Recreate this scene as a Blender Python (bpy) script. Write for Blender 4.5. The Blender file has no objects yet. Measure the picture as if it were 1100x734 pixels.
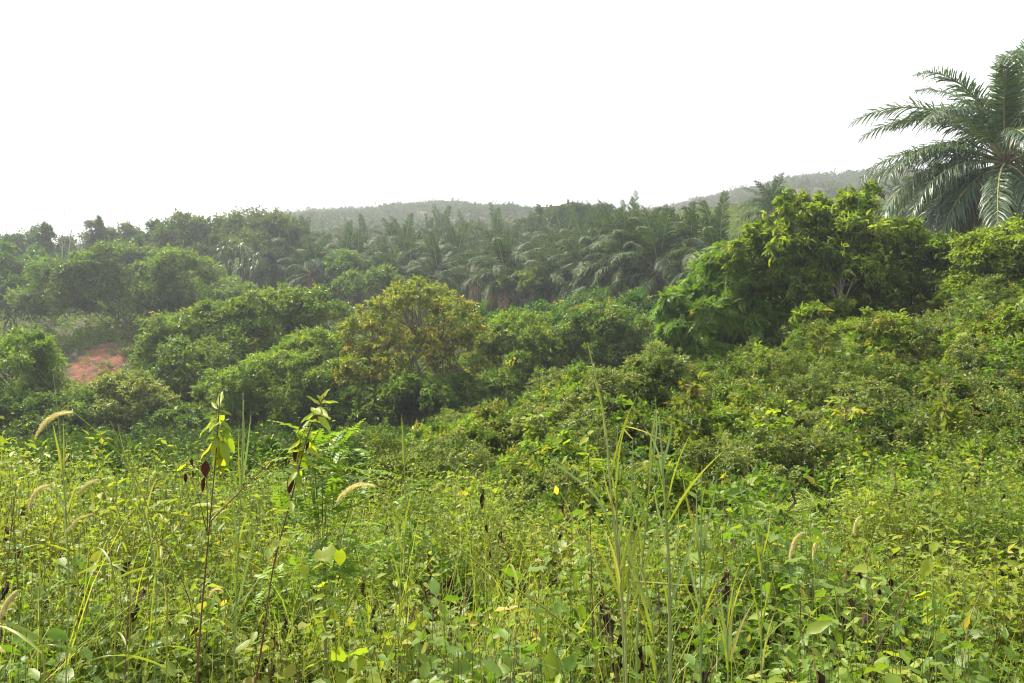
import bpy, math, random
import numpy as np
from mathutils import Vector, Matrix

# ------------------------------------------------------------------ scene
S = bpy.context.scene
COL = S.collection
R = math.radians
CAM_Z = 1.7
F = 863.0                      # focal length in photo pixels (1100 wide)
PITCH = R(4.2)
SUN_AZ, SUN_EL = R(-58), R(57)  # azimuth from +Y towards +X, elevation


def P(px, py, d):
    """world point seen at photo pixel (px, py), d metres ahead of the camera"""
    x, y, z = (px - 550) / F, (367 - py) / F, 1.0
    yy = z * math.cos(PITCH) - y * math.sin(PITCH)
    zz = z * math.sin(PITCH) + y * math.cos(PITCH)
    k = d / yy
    return np.array([x * k, d, CAM_Z + zz * k])


# ------------------------------------------------------------------ noise and terrain
def _hash(i, j, seed):
    n = (i.astype(np.int64) * 374761393 + j.astype(np.int64) * 668265263 + seed * 974634777) & 0x7fffffff
    n = ((n ^ (n >> 13)) * 1274126177) & 0x7fffffff
    return ((n ^ (n >> 16)) & 0xffff) / 65535.0


def vnoise(x, y, seed=0):
    x = np.asarray(x, float); y = np.asarray(y, float)
    i, j = np.floor(x), np.floor(y)
    fx, fy = x - i, y - j
    fx = fx * fx * (3 - 2 * fx); fy = fy * fy * (3 - 2 * fy)
    a, b = _hash(i, j, seed), _hash(i + 1, j, seed)
    c, d = _hash(i, j + 1, seed), _hash(i + 1, j + 1, seed)
    return (a * (1 - fx) + b * fx) * (1 - fy) + (c * (1 - fx) + d * fx) * fy


def fbm(x, y, seed=0, o=3):
    s, a, t = 0, .5, 0
    for k in range(o):
        s = s + a * vnoise(np.asarray(x) * 2 ** k, np.asarray(y) * 2 ** k, seed + k * 17); t += a; a *= .5
    return s / t


def sst(a, b, x):
    t = np.clip((np.asarray(x, float) - a) / (b - a), 0, 1)
    return t * t * (3 - 2 * t)


RIDGE_PX = [-400, 0, 200, 260, 330, 400, 450, 500, 560, 600, 640, 680, 720, 760, 800, 850, 900, 960, 1030, 1100, 1500]
RIDGE_PY = [290, 275, 245, 233, 222, 219, 217, 214, 217, 221, 225, 227, 222, 214, 204, 192, 186, 183, 182, 180, 200]
RIDGE_Y = 320.0


def hill(y):
    y = np.minimum(np.asarray(y, float), 118.0)
    return .32 * 4.0 * np.log1p(np.exp((y - 45.0) / 4.0))


def hgt(x, y):
    x = np.asarray(x, float); y = np.asarray(y, float)
    z = .16 * (fbm(x / 3.1, y / 3.1, 3) - .5)
    z = z - .45 * sst(11, 17, y) * (1 - sst(-3, 1.5, x))
    crest = np.interp(x, [-6, -3.5, -1.5, 1, 3.5, 7.8, 11, 14, 20, 40], [0, .15, .45, .95, 1.35, 2.3, 3.0, 3.7, 4.8, 6.5])
    keep = 1 - sst(21, 30, y) * (1 - sst(3, 9, x))
    z = z + crest * sst(8.5, 20, y) * keep
    red = np.exp(-((x + 28.5) / 5.0) ** 2) * sst(50, 57, y) * (1 - sst(58, 70, y))
    z = z + 2.2 * red * (1 + .5 * (fbm(x / 2.2, y / 2.2, 13) - .5))
    z = z + hill(y) + (fbm(x / 9, y / 9, 9) - .5) * 1.6 * sst(40, 70, y)
    px = x / np.maximum(y, 1) * F + 550
    rz = CAM_Z + (430 - np.interp(px, RIDGE_PX, RIDGE_PY) - np.interp(px, [600, 760], [6, 0])) / F * RIDGE_Y
    t = np.clip((y - 118) / (RIDGE_Y - 118), 0, 1)
    far = hill(118.0) * (1 - t) + rz * t + (fbm(x / 28, y / 28, 21) - .5) * 9 * np.sin(np.pi * t)
    far = far - np.maximum(y - RIDGE_Y, 0) * .22
    return np.where(y > 118, far, z)


def gz(x, y):
    return float(hgt(np.array([x]), np.array([y]))[0])


# ------------------------------------------------------------------ mesh building
class Geo:
    def __init__(self):
        self.v, self.f, self.t, self.n = [], [], [], 0

    def add(self, v, f, t=None):
        v = np.asarray(v, float).reshape(-1, 3); f = np.asarray(f, np.int64).reshape(-1, 3)
        self.v.append(v); self.f.append(f + self.n); self.n += len(v)
        if t is None: t = np.zeros((len(v), 2))
        t = np.asarray(t, float)
        if t.ndim == 1: t = np.repeat(t[None, :], len(v), 0)
        self.t.append(t)
        return self

    def arrays(self):
        if not self.v:
            return np.zeros((0, 3)), np.zeros((0, 3), int), np.zeros((0, 2))
        return np.concatenate(self.v), np.concatenate(self.f), np.concatenate(self.t)

    def mesh(self, name, mat, smooth=False):
        V, Fc, T = self.arrays()
        me = bpy.data.meshes.new(name)
        me.vertices.add(len(V)); me.vertices.foreach_set('co', V.ravel().astype(np.float32))
        me.loops.add(len(Fc) * 3); me.loops.foreach_set('vertex_index', Fc.ravel().astype(np.int32))
        me.polygons.add(len(Fc)); me.polygons.foreach_set('loop_start', np.arange(0, len(Fc) * 3, 3, dtype=np.int32))
        if smooth: me.polygons.foreach_set('use_smooth', np.ones(len(Fc), bool))
        a = me.attributes.new('tint', 'FLOAT_COLOR', 'POINT')
        c = np.ones((len(V), 4), np.float32); c[:, :2] = T; c[:, 2] = 0
        a.data.foreach_set('color', c.ravel())
        me.update(calc_edges=True)
        me.materials.append(mat)
        return me


def link(name, me, parent=None, loc=None):
    o = bpy.data.objects.new(name, me); COL.objects.link(o)
    if loc is not None: o.location = loc
    if parent is not None: o.parent = parent
    return o


def tag(o, label, cat, group=None, kind=None):
    o['label'] = label; o['category'] = cat
    if group: o['group'] = group
    if kind: o['kind'] = kind
    return o


def thing(name, label, cat, loc=(0, 0, 0), group=None, rz=0):
    o = link(name, None); o['kind'] = 'thing'; o.location = loc; o.rotation_euler[2] = rz; o.empty_display_size = .2
    return tag(o, label, cat, group)


def nrm(a):
    return a / np.maximum(np.linalg.norm(a, axis=-1, keepdims=True), 1e-9)


def tube(g, pts, rad, sides=6, t=(0, 0)):
    pts = np.asarray(pts, float); n = len(pts)
    rad = np.broadcast_to(np.asarray(rad, float), (n,))
    d = nrm(np.gradient(pts, axis=0))
    ref = np.array([.31, .22, .92]) if abs(d[0, 2]) < .85 else np.array([.93, .21, .3])
    u = nrm(np.cross(d, ref)); w = np.cross(d, u)
    a = np.linspace(0, 2 * np.pi, sides, endpoint=False)
    V = (pts[:, None, :] + rad[:, None, None] * (np.cos(a)[None, :, None] * u[:, None, :] + np.sin(a)[None, :, None] * w[:, None, :])).reshape(-1, 3)
    i = np.arange(n - 1)[:, None] * sides + np.arange(sides)[None, :]
    j = np.arange(n - 1)[:, None] * sides + (np.arange(sides)[None, :] + 1) % sides
    q = np.stack([i, j, j + sides, i + sides], -1).reshape(-1, 4)
    g.add(V, np.concatenate([q[:, [0, 1, 2]], q[:, [0, 2, 3]]]), np.array(t, float))
    return g


def curve(p0, p1, sag=0.0, n=6, rng=None, wob=0.0):
    t = np.linspace(0, 1, n)[:, None]
    p0, p1 = np.asarray(p0, float), np.asarray(p1, float)
    pts = p0 * (1 - t) + p1 * t
    pts[:, 2] += sag * 4 * (t * (1 - t))[:, 0]
    if rng is not None and wob: pts[1:-1] += rng.normal(0, wob, (n - 2, 3))
    return pts


# leaf templates: local +Y is the leaf direction, +Z its upper side
def leaf4(w=.5, fold=.12, droop=.1):
    V = np.array([[0, 0, 0], [-w / 2, .42, fold], [w / 2, .42, fold], [0, 1, -droop]])
    return V, np.array([[0, 3, 1], [0, 2, 3]])


def leaf10(w=.5, fold=.07, droop=.25, heart=0.0):
    ys = np.array([0, .22, .48, .76, 1.0]); ws = np.array([.12 + heart, .86, 1.0, .6, 0]) * w / 2
    m = np.stack([0 * ys, ys, -droop * ys ** 2 + .04 * np.sin(ys * 9)], 1)
    L = m[:4] + np.stack([-ws[:4], -np.array([heart * .5, 0, 0, 0]), fold * np.array([.3, 1, 1, .8])], 1)
    Rr = m[:4] + np.stack([ws[:4], -np.array([heart * .5, 0, 0, 0]), fold * np.array([.3, 1, 1, .8])], 1)
    V = np.concatenate([m, L, Rr]); f = []
    for k in range(3):
        f += [[k, k + 1, 5 + k + 1], [k, 5 + k + 1, 5 + k], [k, 9 + k, 9 + k + 1], [k, 9 + k + 1, k + 1]]
    f += [[3, 4, 8], [3, 12, 4]]
    return V, np.array(f)


def frame(d, n):
    d = nrm(d); n = n - (n * d).sum(-1, keepdims=True) * d; n = nrm(n)
    return np.stack([np.cross(d, n), d, n], -1)      # columns X, Y, Z


def inst(g, tpl, pos, d, n, sc, tint, wsc=None):
    """stamp a template (V, F[, T]) at every position"""
    V, Fc = tpl[0], tpl[1]; TT = tpl[2] if len(tpl) > 2 else np.zeros((len(V), 2))
    M = frame(np.asarray(d, float), np.asarray(n, float)); N = len(pos); k = len(V)
    if N == 0: return g
    sc = np.broadcast_to(np.asarray(sc, float), (N,))
    VV = np.broadcast_to(V[None], (N, k, 3))
    if wsc is not None:
        VV = VV * np.stack([np.broadcast_to(wsc, (N,)), np.ones(N), np.ones(N)], 1)[:, None, :]
    W = np.einsum('nij,nkj->nki', M, VV) * sc[:, None, None] + np.asarray(pos)[:, None, :]
    ff = (Fc[None] + (np.arange(N) * k)[:, None, None]).reshape(-1, 3)
    tt = np.clip(np.asarray(tint)[:, None, :] + TT[None], 0, 1).reshape(-1, 2)
    return g.add(W.reshape(-1, 3), ff, tt)


def twig(rng, n=7, ll=.5, lw=.42, spread=1.0, droop=.25, stem=.8, whorl=False):
    """a twig of n leaves, unit length along +Y"""
    g = Geo(); base = leaf4(lw, .14, droop)
    for k in range(n):
        t = (.95 if whorl else .15 + .85 * k / max(n - 1, 1)) * stem
        a = k * 2.4 + rng.uniform(-.4, .4)
        out = np.array([math.cos(a), 0, math.sin(a) * .8]) * spread * (1 - .75 * (k == n - 1))
        d = nrm((np.array([0, .75, 0]) + out + np.array([0, 0, -.15]) + rng.normal(0, .15, 3))[None])
        nn = (np.array([0, .1, 1]) + rng.normal(0, .45, 3))[None]
        tn = rng.uniform(-.22, .22)
        inst(g, base, np.array([[0, t - ll * .3, 0]]) + rng.normal(0, .06, (1, 3)), d, nn, [ll * rng.uniform(.75, 1.2)], np.array([[.0, 0]]))
        g.t[-1] = np.repeat(np.array([[tn, 0]]), len(g.t[-1]), 0)
    return g.arrays()


def spray(rng, n=9, drp=.35, lw=.16, ll=.34):
    """feathery compound leaf: rows of narrow leaflets on a drooping rachis"""
    g = Geo()
    for k in range(n):
        y = .08 + .9 * k / (n - 1)
        l = ll * (1 - .55 * abs(2 * k / (n - 1) - .8))
        for s in (-1, 1):
            d = nrm(np.array([[s * .9, .55, -.25]]) + rng.normal(0, .12, (1, 3)))
            inst(g, leaf4(lw / ll, .05, .1), np.array([[0, y, -drp * y * y]]), d, np.array([[0, .15, 1.0]]) + rng.normal(0, .2, (1, 3)), [l], np.array([[0., 0.]]))
    V, f, T = g.arrays(); T[:, 0] = rng.uniform(-.15, .15)
    return V, f, T


# ------------------------------------------------------------------ materials
def new_mat(name):
    m = bpy.data.materials.new(name); m.use_nodes = True
    nt = m.node_tree; nt.nodes.clear()
    return m, nt, nt.nodes, nt.links


def leaf_mat(name, ca, cb, cold, trans=.38, rough=.42, spec=.35, hv=.04, vv=.25, tcol=(1.25, 1.3, .55)):
    m, nt, N, L = new_mat(name)
    out = N.new('ShaderNodeOutputMaterial')
    at = N.new('ShaderNodeAttribute'); at.attribute_name = 'tint'
    sp = N.new('ShaderNodeSeparateColor'); L.new(at.outputs['Color'], sp.inputs[0])
    mx = N.new('ShaderNodeMix'); mx.data_type = 'RGBA'
    mx.inputs[6].default_value = (*ca, 1); mx.inputs[7].default_value = (*cb, 1); L.new(sp.outputs[0], mx.inputs[0])
    m2 = N.new('ShaderNodeMix'); m2.data_type = 'RGBA'; L.new(sp.outputs[1], m2.inputs[0])
    L.new(mx.outputs[2], m2.inputs[6]); m2.inputs[7].default_value = (*cold, 1)
    oi = N.new('ShaderNodeObjectInfo')
    hs = N.new('ShaderNodeHueSaturation'); L.new(m2.outputs[2], hs.inputs['Color'])
    mr = N.new('ShaderNodeMapRange'); L.new(oi.outputs['Random'], mr.inputs[0])
    mr.inputs[3].default_value = .5 - hv / 2; mr.inputs[4].default_value = .5 + hv / 2; L.new(mr.outputs[0], hs.inputs['Hue'])
    mv = N.new('ShaderNodeMapRange'); L.new(oi.outputs['Random'], mv.inputs[0])
    mv.inputs[3].default_value = 1 + vv / 2; mv.inputs[4].default_value = 1 - vv / 2; L.new(mv.outputs[0], hs.inputs['Value'])
    # mottling on the leaves themselves
    tc = N.new('ShaderNodeTexCoord'); nz = N.new('ShaderNodeTexNoise'); nz.inputs['Scale'].default_value = 1.1; nz.inputs['Detail'].default_value = 3
    L.new(tc.outputs['Object'], nz.inputs['Vector'])
    mo = N.new('ShaderNodeMapRange'); mo.inputs[1].default_value = .3; mo.inputs[2].default_value = .7
    mo.inputs[3].default_value = .82; mo.inputs[4].default_value = 1.18; L.new(nz.outputs[0], mo.inputs[0])
    vm = N.new('ShaderNodeVectorMath'); vm.operation = 'SCALE'; L.new(hs.outputs[0], vm.inputs[0]); L.new(mo.outputs[0], vm.inputs['Scale'])
    pb = N.new('ShaderNodeBsdfPrincipled'); L.new(vm.outputs[0], pb.inputs['Base Color'])
    pb.inputs['Roughness'].default_value = rough; pb.inputs['Specular IOR Level'].default_value = spec
    tr = N.new('ShaderNodeBsdfTranslucent')
    tm = N.new('ShaderNodeVectorMath'); tm.operation = 'MULTIPLY'; L.new(vm.outputs[0], tm.inputs[0]); tm.inputs[1].default_value = tcol
    L.new(tm.outputs[0], tr.inputs['Color'])
    ms = N.new('ShaderNodeMixShader'); ms.inputs[0].default_value = trans
    L.new(pb.outputs[0], ms.inputs[1]); L.new(tr.outputs[0], ms.inputs[2]); L.new(ms.outputs[0], out.inputs[0])
    return m


def bark_mat(name, ca, cb, scale=6.0):
    m, nt, N, L = new_mat(name)
    out = N.new('ShaderNodeOutputMaterial'); pb = N.new('ShaderNodeBsdfPrincipled'); pb.inputs['Roughness'].default_value = .9
    tc = N.new('ShaderNodeTexCoord'); mp = N.new('ShaderNodeMapping'); mp.inputs['Scale'].default_value = (1, 1, .25)
    nz = N.new('ShaderNodeTexNoise'); nz.inputs['Scale'].default_value = scale; nz.inputs['Detail'].default_value = 6
    L.new(tc.outputs['Object'], mp.inputs[0]); L.new(mp.outputs[0], nz.inputs['Vector'])
    cr = N.new('ShaderNodeValToRGB'); cr.color_ramp.elements[0].position = .35; cr.color_ramp.elements[1].position = .68
    cr.color_ramp.elements[0].color = (*ca, 1); cr.color_ramp.elements[1].color = (*cb, 1)
    L.new(nz.outputs[0], cr.inputs[0]); L.new(cr.outputs[0], pb.inputs['Base Color'])
    bp = N.new('ShaderNodeBump'); bp.inputs['Strength'].default_value = .6; bp.inputs['Distance'].default_value = .03
    L.new(nz.outputs[0], bp.inputs['Height']); L.new(bp.outputs[0], pb.inputs['Normal']); L.new(pb.outputs[0], out.inputs[0])
    return m


M = {}
M['herb'] = leaf_mat('herb_leaf', (.105, .19, .022), (.255, .30, .04), (.38, .32, .055), .48, .45, .32, .02, .1)
M['grass'] = leaf_mat('grass_blade', (.16, .23, .025), (.31, .33, .045), (.48, .4, .14), .48, .42, .4, .02, .1)
M['reed'] = leaf_mat('reed_blade', (.15, .25, .075), (.25, .32, .12), (.45, .36, .14), .3, .35, .5, .03, .1)
M['vine'] = leaf_mat('vine_leaf', (.035, .075, .012), (.075, .13, .022), (.2, .2, .04), .3, .6, .12, .02, .1)
M['scrub'] = leaf_mat('scrub_leaf', (.07, .125, .017), (.17, .21, .032), (.27, .22, .05), .47, .5, .35, .05, .3)
M['silver'] = leaf_mat('silver_leaf', (.10, .155, .035), (.20, .235, .06), (.28, .24, .07), .45, .45, .45, .04, .2)
M['tree'] = leaf_mat('tree_leaf', (.05, .115, .014), (.13, .20, .026), (.28, .24, .03), .45, .42, .4, .03, .2)
M['treelight'] = leaf_mat('light_tree_leaf', (.085, .16, .015), (.185, .26, .028), (.38, .3, .03), .5, .45, .35, .03, .15)
M['yellow'] = leaf_mat('yellowing_leaf', (.12, .17, .02), (.23, .25, .03), (.46, .34, .045), .45, .5, .3, .02, .1)
M['feather'] = leaf_mat('feathery_leaf', (.08, .165, .012), (.165, .25, .022), (.28, .28, .03), .5, .45, .3, .02, .1)
M['far'] = leaf_mat('distant_leaf', (.04, .085, .016), (.085, .13, .025), (.15, .14, .04), .32, .55, .3, .04, .3)
M['hillscrub'] = leaf_mat('hillside_leaf', (.035, .07, .016), (.10, .125, .03), (.12, .105, .055), .3, .6, .12, .04, .3)
M['palm'] = leaf_mat('palm_leaflet', (.032, .07, .018), (.06, .105, .028), (.2, .14, .05), .25, .58, .22, .03, .25)
M['palmbig'] = leaf_mat('big_palm_leaflet', (.05, .095, .045), (.085, .14, .07), (.2, .16, .07), .28, .42, .5, .03, .2)
M['palmdead'] = leaf_mat('dead_palm_leaflet', (.17, .11, .05), (.24, .16, .08), (.3, .2, .1), .2, .7, .2, .02, .2, (1, 1, 1))
M['pandan'] = leaf_mat('strap_leaf', (.07, .12, .05), (.11, .16, .07), (.2, .17, .08), .2, .4, .5, .02, .1)
M['fern'] = leaf_mat('fern_leaf', (.13, .23, .02), (.22, .32, .035), (.35, .33, .05), .45, .45, .3, .02, .1)
M['dead'] = leaf_mat('withered_leaf', (.018, .013, .008), (.045, .028, .015), (.12, .06, .03), .1, .7, .2, .02, .2, (1, .8, .7))
M['deadred'] = leaf_mat('withered_red_leaf', (.05, .014, .012), (.08, .022, .016), (.04, .016, .012), .12, .6, .25, .01, .1, (1.2, .8, .7))
M['plume'] = leaf_mat('seed_plume', (.66, .61, .30), (.78, .74, .42), (.5, .42, .2), .65, .7, .2, .01, .1, (1.05, 1.0, .8))
M['weedstem'] = leaf_mat('weed_stem', (.10, .15, .03), (.15, .18, .045), (.16, .09, .05), .15, .6, .3, .02, .1)
M['tall'] = leaf_mat('drooping_leaf', (.08, .155, .018), (.165, .24, .03), (.30, .37, .045), .52, .45, .35, .02, .1)
M['bankgrass'] = leaf_mat('bank_grass_blade', (.08, .14, .02), (.15, .19, .03), (.3, .24, .08), .4, .45, .35, .02, .1)
M['plant'] = leaf_mat('bright_plant_leaf', (.15, .23, .018), (.30, .36, .03), (.42, .34, .04), .55, .45, .28, .02, .1)
M['straw'] = leaf_mat('dry_straw', (.30, .2, .09), (.4, .3, .15), (.17, .09, .05), .25, .7, .2, .02, .2, (1, 1, .8))
M['bark'] = bark_mat('bark', (.06, .045, .035), (.2, .165, .13))
M['palebark'] = bark_mat('pale_bark', (.2, .17, .14), (.42, .38, .33), 9)
M['redstem'] = bark_mat('reddish_stem', (.07, .025, .018), (.15, .06, .035), 20)
M['greenstem'] = bark_mat('green_stem', (.10, .15, .035), (.2, .22, .07), 20)
M['palmtrunk'] = bark_mat('palm_trunk', (.05, .035, .025), (.17, .115, .075), 5)
M['rachis'] = bark_mat('palm_midrib', (.16, .17, .06), (.28, .27, .1), 5)


def ground_mat():
    m, nt, N, L = new_mat('ground_soil')
    out = N.new('ShaderNodeOutputMaterial'); pb = N.new('ShaderNodeBsdfPrincipled'); pb.inputs['Roughness'].default_value = .95
    tc = N.new('ShaderNodeTexCoord')
    n1 = N.new('ShaderNodeTexNoise'); n1.inputs['Scale'].default_value = .6; n1.inputs['Detail'].default_value = 8
    L.new(tc.outputs['Object'], n1.inputs['Vector'])
    cr = N.new('ShaderNodeValToRGB'); e = cr.color_ramp.elements
    e[0].position = .35; e[0].color = (.03, .04, .013, 1); e[1].position = .65; e[1].color = (.06, .05, .024, 1)
    L.new(n1.outputs[0], cr.inputs[0])
    # bare red laterite where the tint attribute says the soil is exposed
    at = N.new('ShaderNodeAttribute'); at.attribute_name = 'tint'; sp = N.new('ShaderNodeSeparateColor'); L.new(at.outputs['Color'], sp.inputs[0])
    n2 = N.new('ShaderNodeTexNoise'); n2.inputs['Scale'].default_value = 1.3; n2.inputs['Detail'].default_value = 7; n2.inputs['Roughness'].default_value = .7
    L.new(tc.outputs['Object'], n2.inputs['Vector'])
    c2 = N.new('ShaderNodeValToRGB'); e = c2.color_ramp.elements
    e[0].position = .3; e[0].color = (.10, .034, .014, 1); e[1].position = .7; e[1].color = (.27, .10, .04, 1)
    L.new(n2.outputs[0], c2.inputs[0])
    ad = N.new('ShaderNodeMath'); ad.operation = 'ADD'; L.new(sp.outputs[0], ad.inputs[0]); L.new(n2.outputs[0], ad.inputs[1])
    mr = N.new('ShaderNodeMapRange'); mr.inputs[1].default_value = .93; mr.inputs[2].default_value = 1.06; L.new(ad.outputs[0], mr.inputs[0])
    mx = N.new('ShaderNodeMix'); mx.data_type = 'RGBA'; L.new(mr.outputs[0], mx.inputs[0]); L.new(cr.outputs[0], mx.inputs[6]); L.new(c2.outputs[0], mx.inputs[7])
    L.new(mx.outputs[2], pb.inputs['Base Color'])
    bp = N.new('ShaderNodeBump'); bp.inputs['Strength'].default_value = 1; bp.inputs['Distance'].default_value = .6
    L.new(n2.outputs[0], bp.inputs['Height']); L.new(bp.outputs[0], pb.inputs['Normal']); L.new(pb.outputs[0], out.inputs[0])
    return m


# ------------------------------------------------------------------ ground
def build_ground():
    ys = np.concatenate([np.arange(-40, 0, 2.0), np.arange(0, 30, .5), np.arange(30, 120, 1.0), np.arange(120, 340, 4.0), np.arange(340, 901, 20.0)])
    u = np.linspace(-1, 1, 241)
    X = np.sign(u)[None, :] * (np.abs(u)[None, :] ** 1.6) * (40 + 1.1 * np.maximum(ys, 0))[:, None]
    Y = np.repeat(ys[:, None], len(u), 1)
    Z = hgt(X, Y)
    V = np.stack([X, Y, Z], -1).reshape(-1, 3)
    nx = len(u); i = (np.arange(len(ys) - 1)[:, None] * nx + np.arange(nx - 1)[None, :]).ravel()
    f = np.concatenate([np.stack([i, i + 1, i + nx + 1], 1), np.stack([i, i + nx + 1, i + nx], 1)])
    red = np.exp(-(((X + 28.4) / 3.7) ** 2 + ((Y - 54.5) / 4.6) ** 2) ** 1.5) * .6
    t = np.stack([red, red * 0], -1).reshape(-1, 2)
    o = link('ground', Geo().add(V, f, t).mesh('ground', ground_mat(), True)); o['kind'] = 'structure'
    o['label'] = 'rolling ground under the weeds, bank and hills'; o['category'] = 'ground'


build_ground()

# ------------------------------------------------------------------ trees and shrubs
RG = np.random.default_rng(11)
TW = {
    'broad': [twig(RG, 7, .5, .46, 1.0, .22) for _ in range(5)],
    'fine': [twig(RG, 11, .34, .42, .8, .15) for _ in range(5)],
    'whorl': [twig(RG, 8, .72, .27, 1.0, .38, .45, True) for _ in range(5)],
    'few': [twig(RG, 4, .7, .55, .9, .15) for _ in range(4)],
    'feather': [spray(RG) for _ in range(5)],
    'heart': [twig(RG, 5, .55, .8, 1.1, .25) for _ in range(4)],
}


def stamp_twigs(g, rng, kind, pos, d, n, sc, tint):
    tp = TW[kind]; pick = rng.integers(0, len(tp), len(pos))
    for k in range(len(tp)):
        m = pick == k
        if m.any(): inst(g, tp[k], pos[m], d[m], n[m], sc[m], tint[m])


def crown(g, rng, lobes, kind='broad', sub=.8, cover=1.5, twigs=40, size=.32, flat=.75, old=.04, oldpow=1, droop=.15, shell=(.45, 1.18), low=-.35):
    """leafy crown: sub-lobes over the lobe surfaces, twigs over each sub-lobe; returns the sub-lobe centres"""
    C = []
    for (c, r) in lobes:
        c = np.asarray(c, float); r = np.asarray(r, float)
        area = 4 * np.pi * ((r[0] * r[1]) ** 1.6 / 3 + 2 * (r[0] * r[2]) ** 1.6 / 3) ** (1 / 1.6)
        n = max(int(cover * area / (np.pi * sub * sub)), 3)
        dd = nrm(rng.normal(0, 1, (n * 2, 3))); dd = dd[dd[:, 2] > low + rng.uniform(-.3, .3, len(dd))][:n]
        k = rng.uniform(.66, 1.08, len(dd)) * (1 + .16 * (vnoise(dd[:, 0] * 2.3 + c[0], dd[:, 1] * 2.3 + dd[:, 2], 5) - .5) * 2)
        C.append((c + dd * r * k[:, None], dd, c))
    P0 = np.concatenate([a[0] for a in C]); D0 = np.concatenate([a[1] for a in C])
    keep = np.ones(len(P0), bool)
    for (c, r) in lobes:
        q = np.linalg.norm((P0 - np.asarray(c)) / np.asarray(r), axis=1); keep &= q > .62
    P0, D0 = P0[keep], D0[keep]
    sr = sub * rng.uniform(.5, 1.25, len(P0)); size = size * 1.2
    n = len(P0); k = twigs
    up = np.array([0, 0, 1.0])
    d = nrm(rng.normal(0, 1, (n, k, 3)) + D0[:, None, :] * .9 + up * .45)
    rr = rng.uniform(shell[0], shell[1], (n, k, 1)) * sr[:, None, None]
    pos = P0[:, None, :] + d * rr * np.array([1, 1, flat])
    sub_t = rng.uniform(-.25, .25, (n, 1)); sub_o = (rng.uniform(0, 1, (n, 1)) ** 3) * old * 3
    tr = .5 + sub_t + rng.uniform(-.3, .3, (n, k))
    to = np.where(rng.uniform(0, 1, (n, k)) < old + sub_o, rng.uniform(.3, 1, (n, k)) ** oldpow, 0)
    lead = nrm(d + rng.normal(0, .55, d.shape) + np.array([0, 0, -droop]))
    nn = d * .6 + up * .8 + rng.normal(0, .35, d.shape)
    sc = size * rng.uniform(.7, 1.3, (n, k))
    stamp_twigs(g, rng, kind, pos.reshape(-1, 3) - lead.reshape(-1, 3) * sc.reshape(-1, 1) * .5, lead.reshape(-1, 3), nn.reshape(-1, 3), sc.ravel(), np.stack([tr.ravel(), to.ravel()], 1))
    return P0


def limbs(g, rng, base, fork, targets, r0, lean=0.15):
    """a tapered trunk from base to fork, limbs curving to the target points"""
    tube(g, curve(base, fork, 0, 6, rng, lean * .3), np.linspace(r0 * 1.25, r0 * .8, 6), 8)
    for T in targets:
        T = np.asarray(T, float); st = fork + (base - fork) * rng.uniform(0, .3)
        tube(g, curve(st, T, rng.uniform(-.05, .1) * np.linalg.norm(T - st), 7, rng, .04 * np.linalg.norm(T - st)), np.linspace(r0 * .55, r0 * .12, 7), 5)


def px_tree(name, label, cat, d, lobes, mat, seed, kind='broad', sub=.8, twigs=40, size=.32, base=None, depth=.85, bark='bark', forkf=.25, r0=None, subs=40, group=None, **kw):
    """a tree whose crown lobes are given by where they stand: (px, py, rx, ry[, ddepth])"""
    rng = np.random.default_rng(seed)
    L = []
    for lo in lobes:
        dd = d + (lo[4] if len(lo) > 4 else rng.uniform(-.8, .8) * d / 35)
        c = P(lo[0], lo[1], dd); k = dd / F
        L.append((c, np.array([lo[2] * k, lo[2] * k * depth, lo[3] * k])))
    cx = np.mean([c[0] for c, _ in L]) if base is None else P(base, 400, d)[0]
    loc = np.array([cx, d, gz(cx, d) - .05])
    t = thing(name, label, cat, loc, group)
    g = Geo(); subc = crown(g, rng, [(c - loc, r) for c, r in L], kind, sub, twigs=twigs, size=size, **kw)
    top = max(c[2] for c, _ in L) - loc[2]
    fork = np.array([rng.uniform(-.2, .2), rng.uniform(-.2, .2), max(forkf * top, .3)])
    gt = Geo(); r0 = r0 or .03 * max(top, 1) ** .9
    tg = [c - loc for c, r in L]
    limbs(gt, rng, np.zeros(3), fork, tg, r0)
    if len(subc):
        for s in subc[rng.choice(len(subc), min(subs, len(subc)), False)]:
            a = tg[int(np.argmin([np.linalg.norm(q - s) for q in tg]))]
            st = fork + (a - fork) * rng.uniform(.5, .95)
            tube(gt, curve(st, s, 0, 4, rng, .05 * np.linalg.norm(s - st)), np.linspace(r0 * .2, r0 * .05, 4), 4)
    link('trunk' if cat == 'tree' else 'stem', gt.mesh('trunk', M[bark]), t)
    link('crown' if cat == 'tree' else 'foliage', g.mesh('crown', M[mat]), t)
    return t


# middle distance, the gully edge
px_tree('yellowing_tree', 'tree with sparse yellow and brown leaves showing its branches', 'tree', 35,
        [(445, 330, 42, 26), (400, 362, 32, 24), (485, 352, 28, 28), (440, 385, 52, 36), (492, 390, 26, 30), (405, 408, 34, 30), (470, 418, 40, 26)],
        'yellow', 1, 'few', .5, 24, .2, base=455, old=.15, subs=130, cover=1.05)
px_tree('broadleaf_tree', 'wide dark green tree between the red soil and the yellowing tree', 'tree', 41,
        [(300, 352, 55, 32), (240, 358, 45, 28), (195, 385, 38, 36), (255, 395, 75, 42), (345, 345, 40, 26), (225, 425, 55, 42), (185, 430, 40, 40)],
        'tree', 2, 'broad', .85, 46, .34, old=.02)
px_tree('broadleaf_tree', 'lighter green tree just left of the yellowing tree, its crown reaching in front', 'tree', 36,
        [(300, 415, 55, 32), (255, 430, 38, 34), (342, 385, 42, 24), (285, 455, 50, 34), (355, 425, 48, 42), (240, 465, 36, 30)],
        'treelight', 3, 'broad', .7, 46, .27, old=.02)
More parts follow.
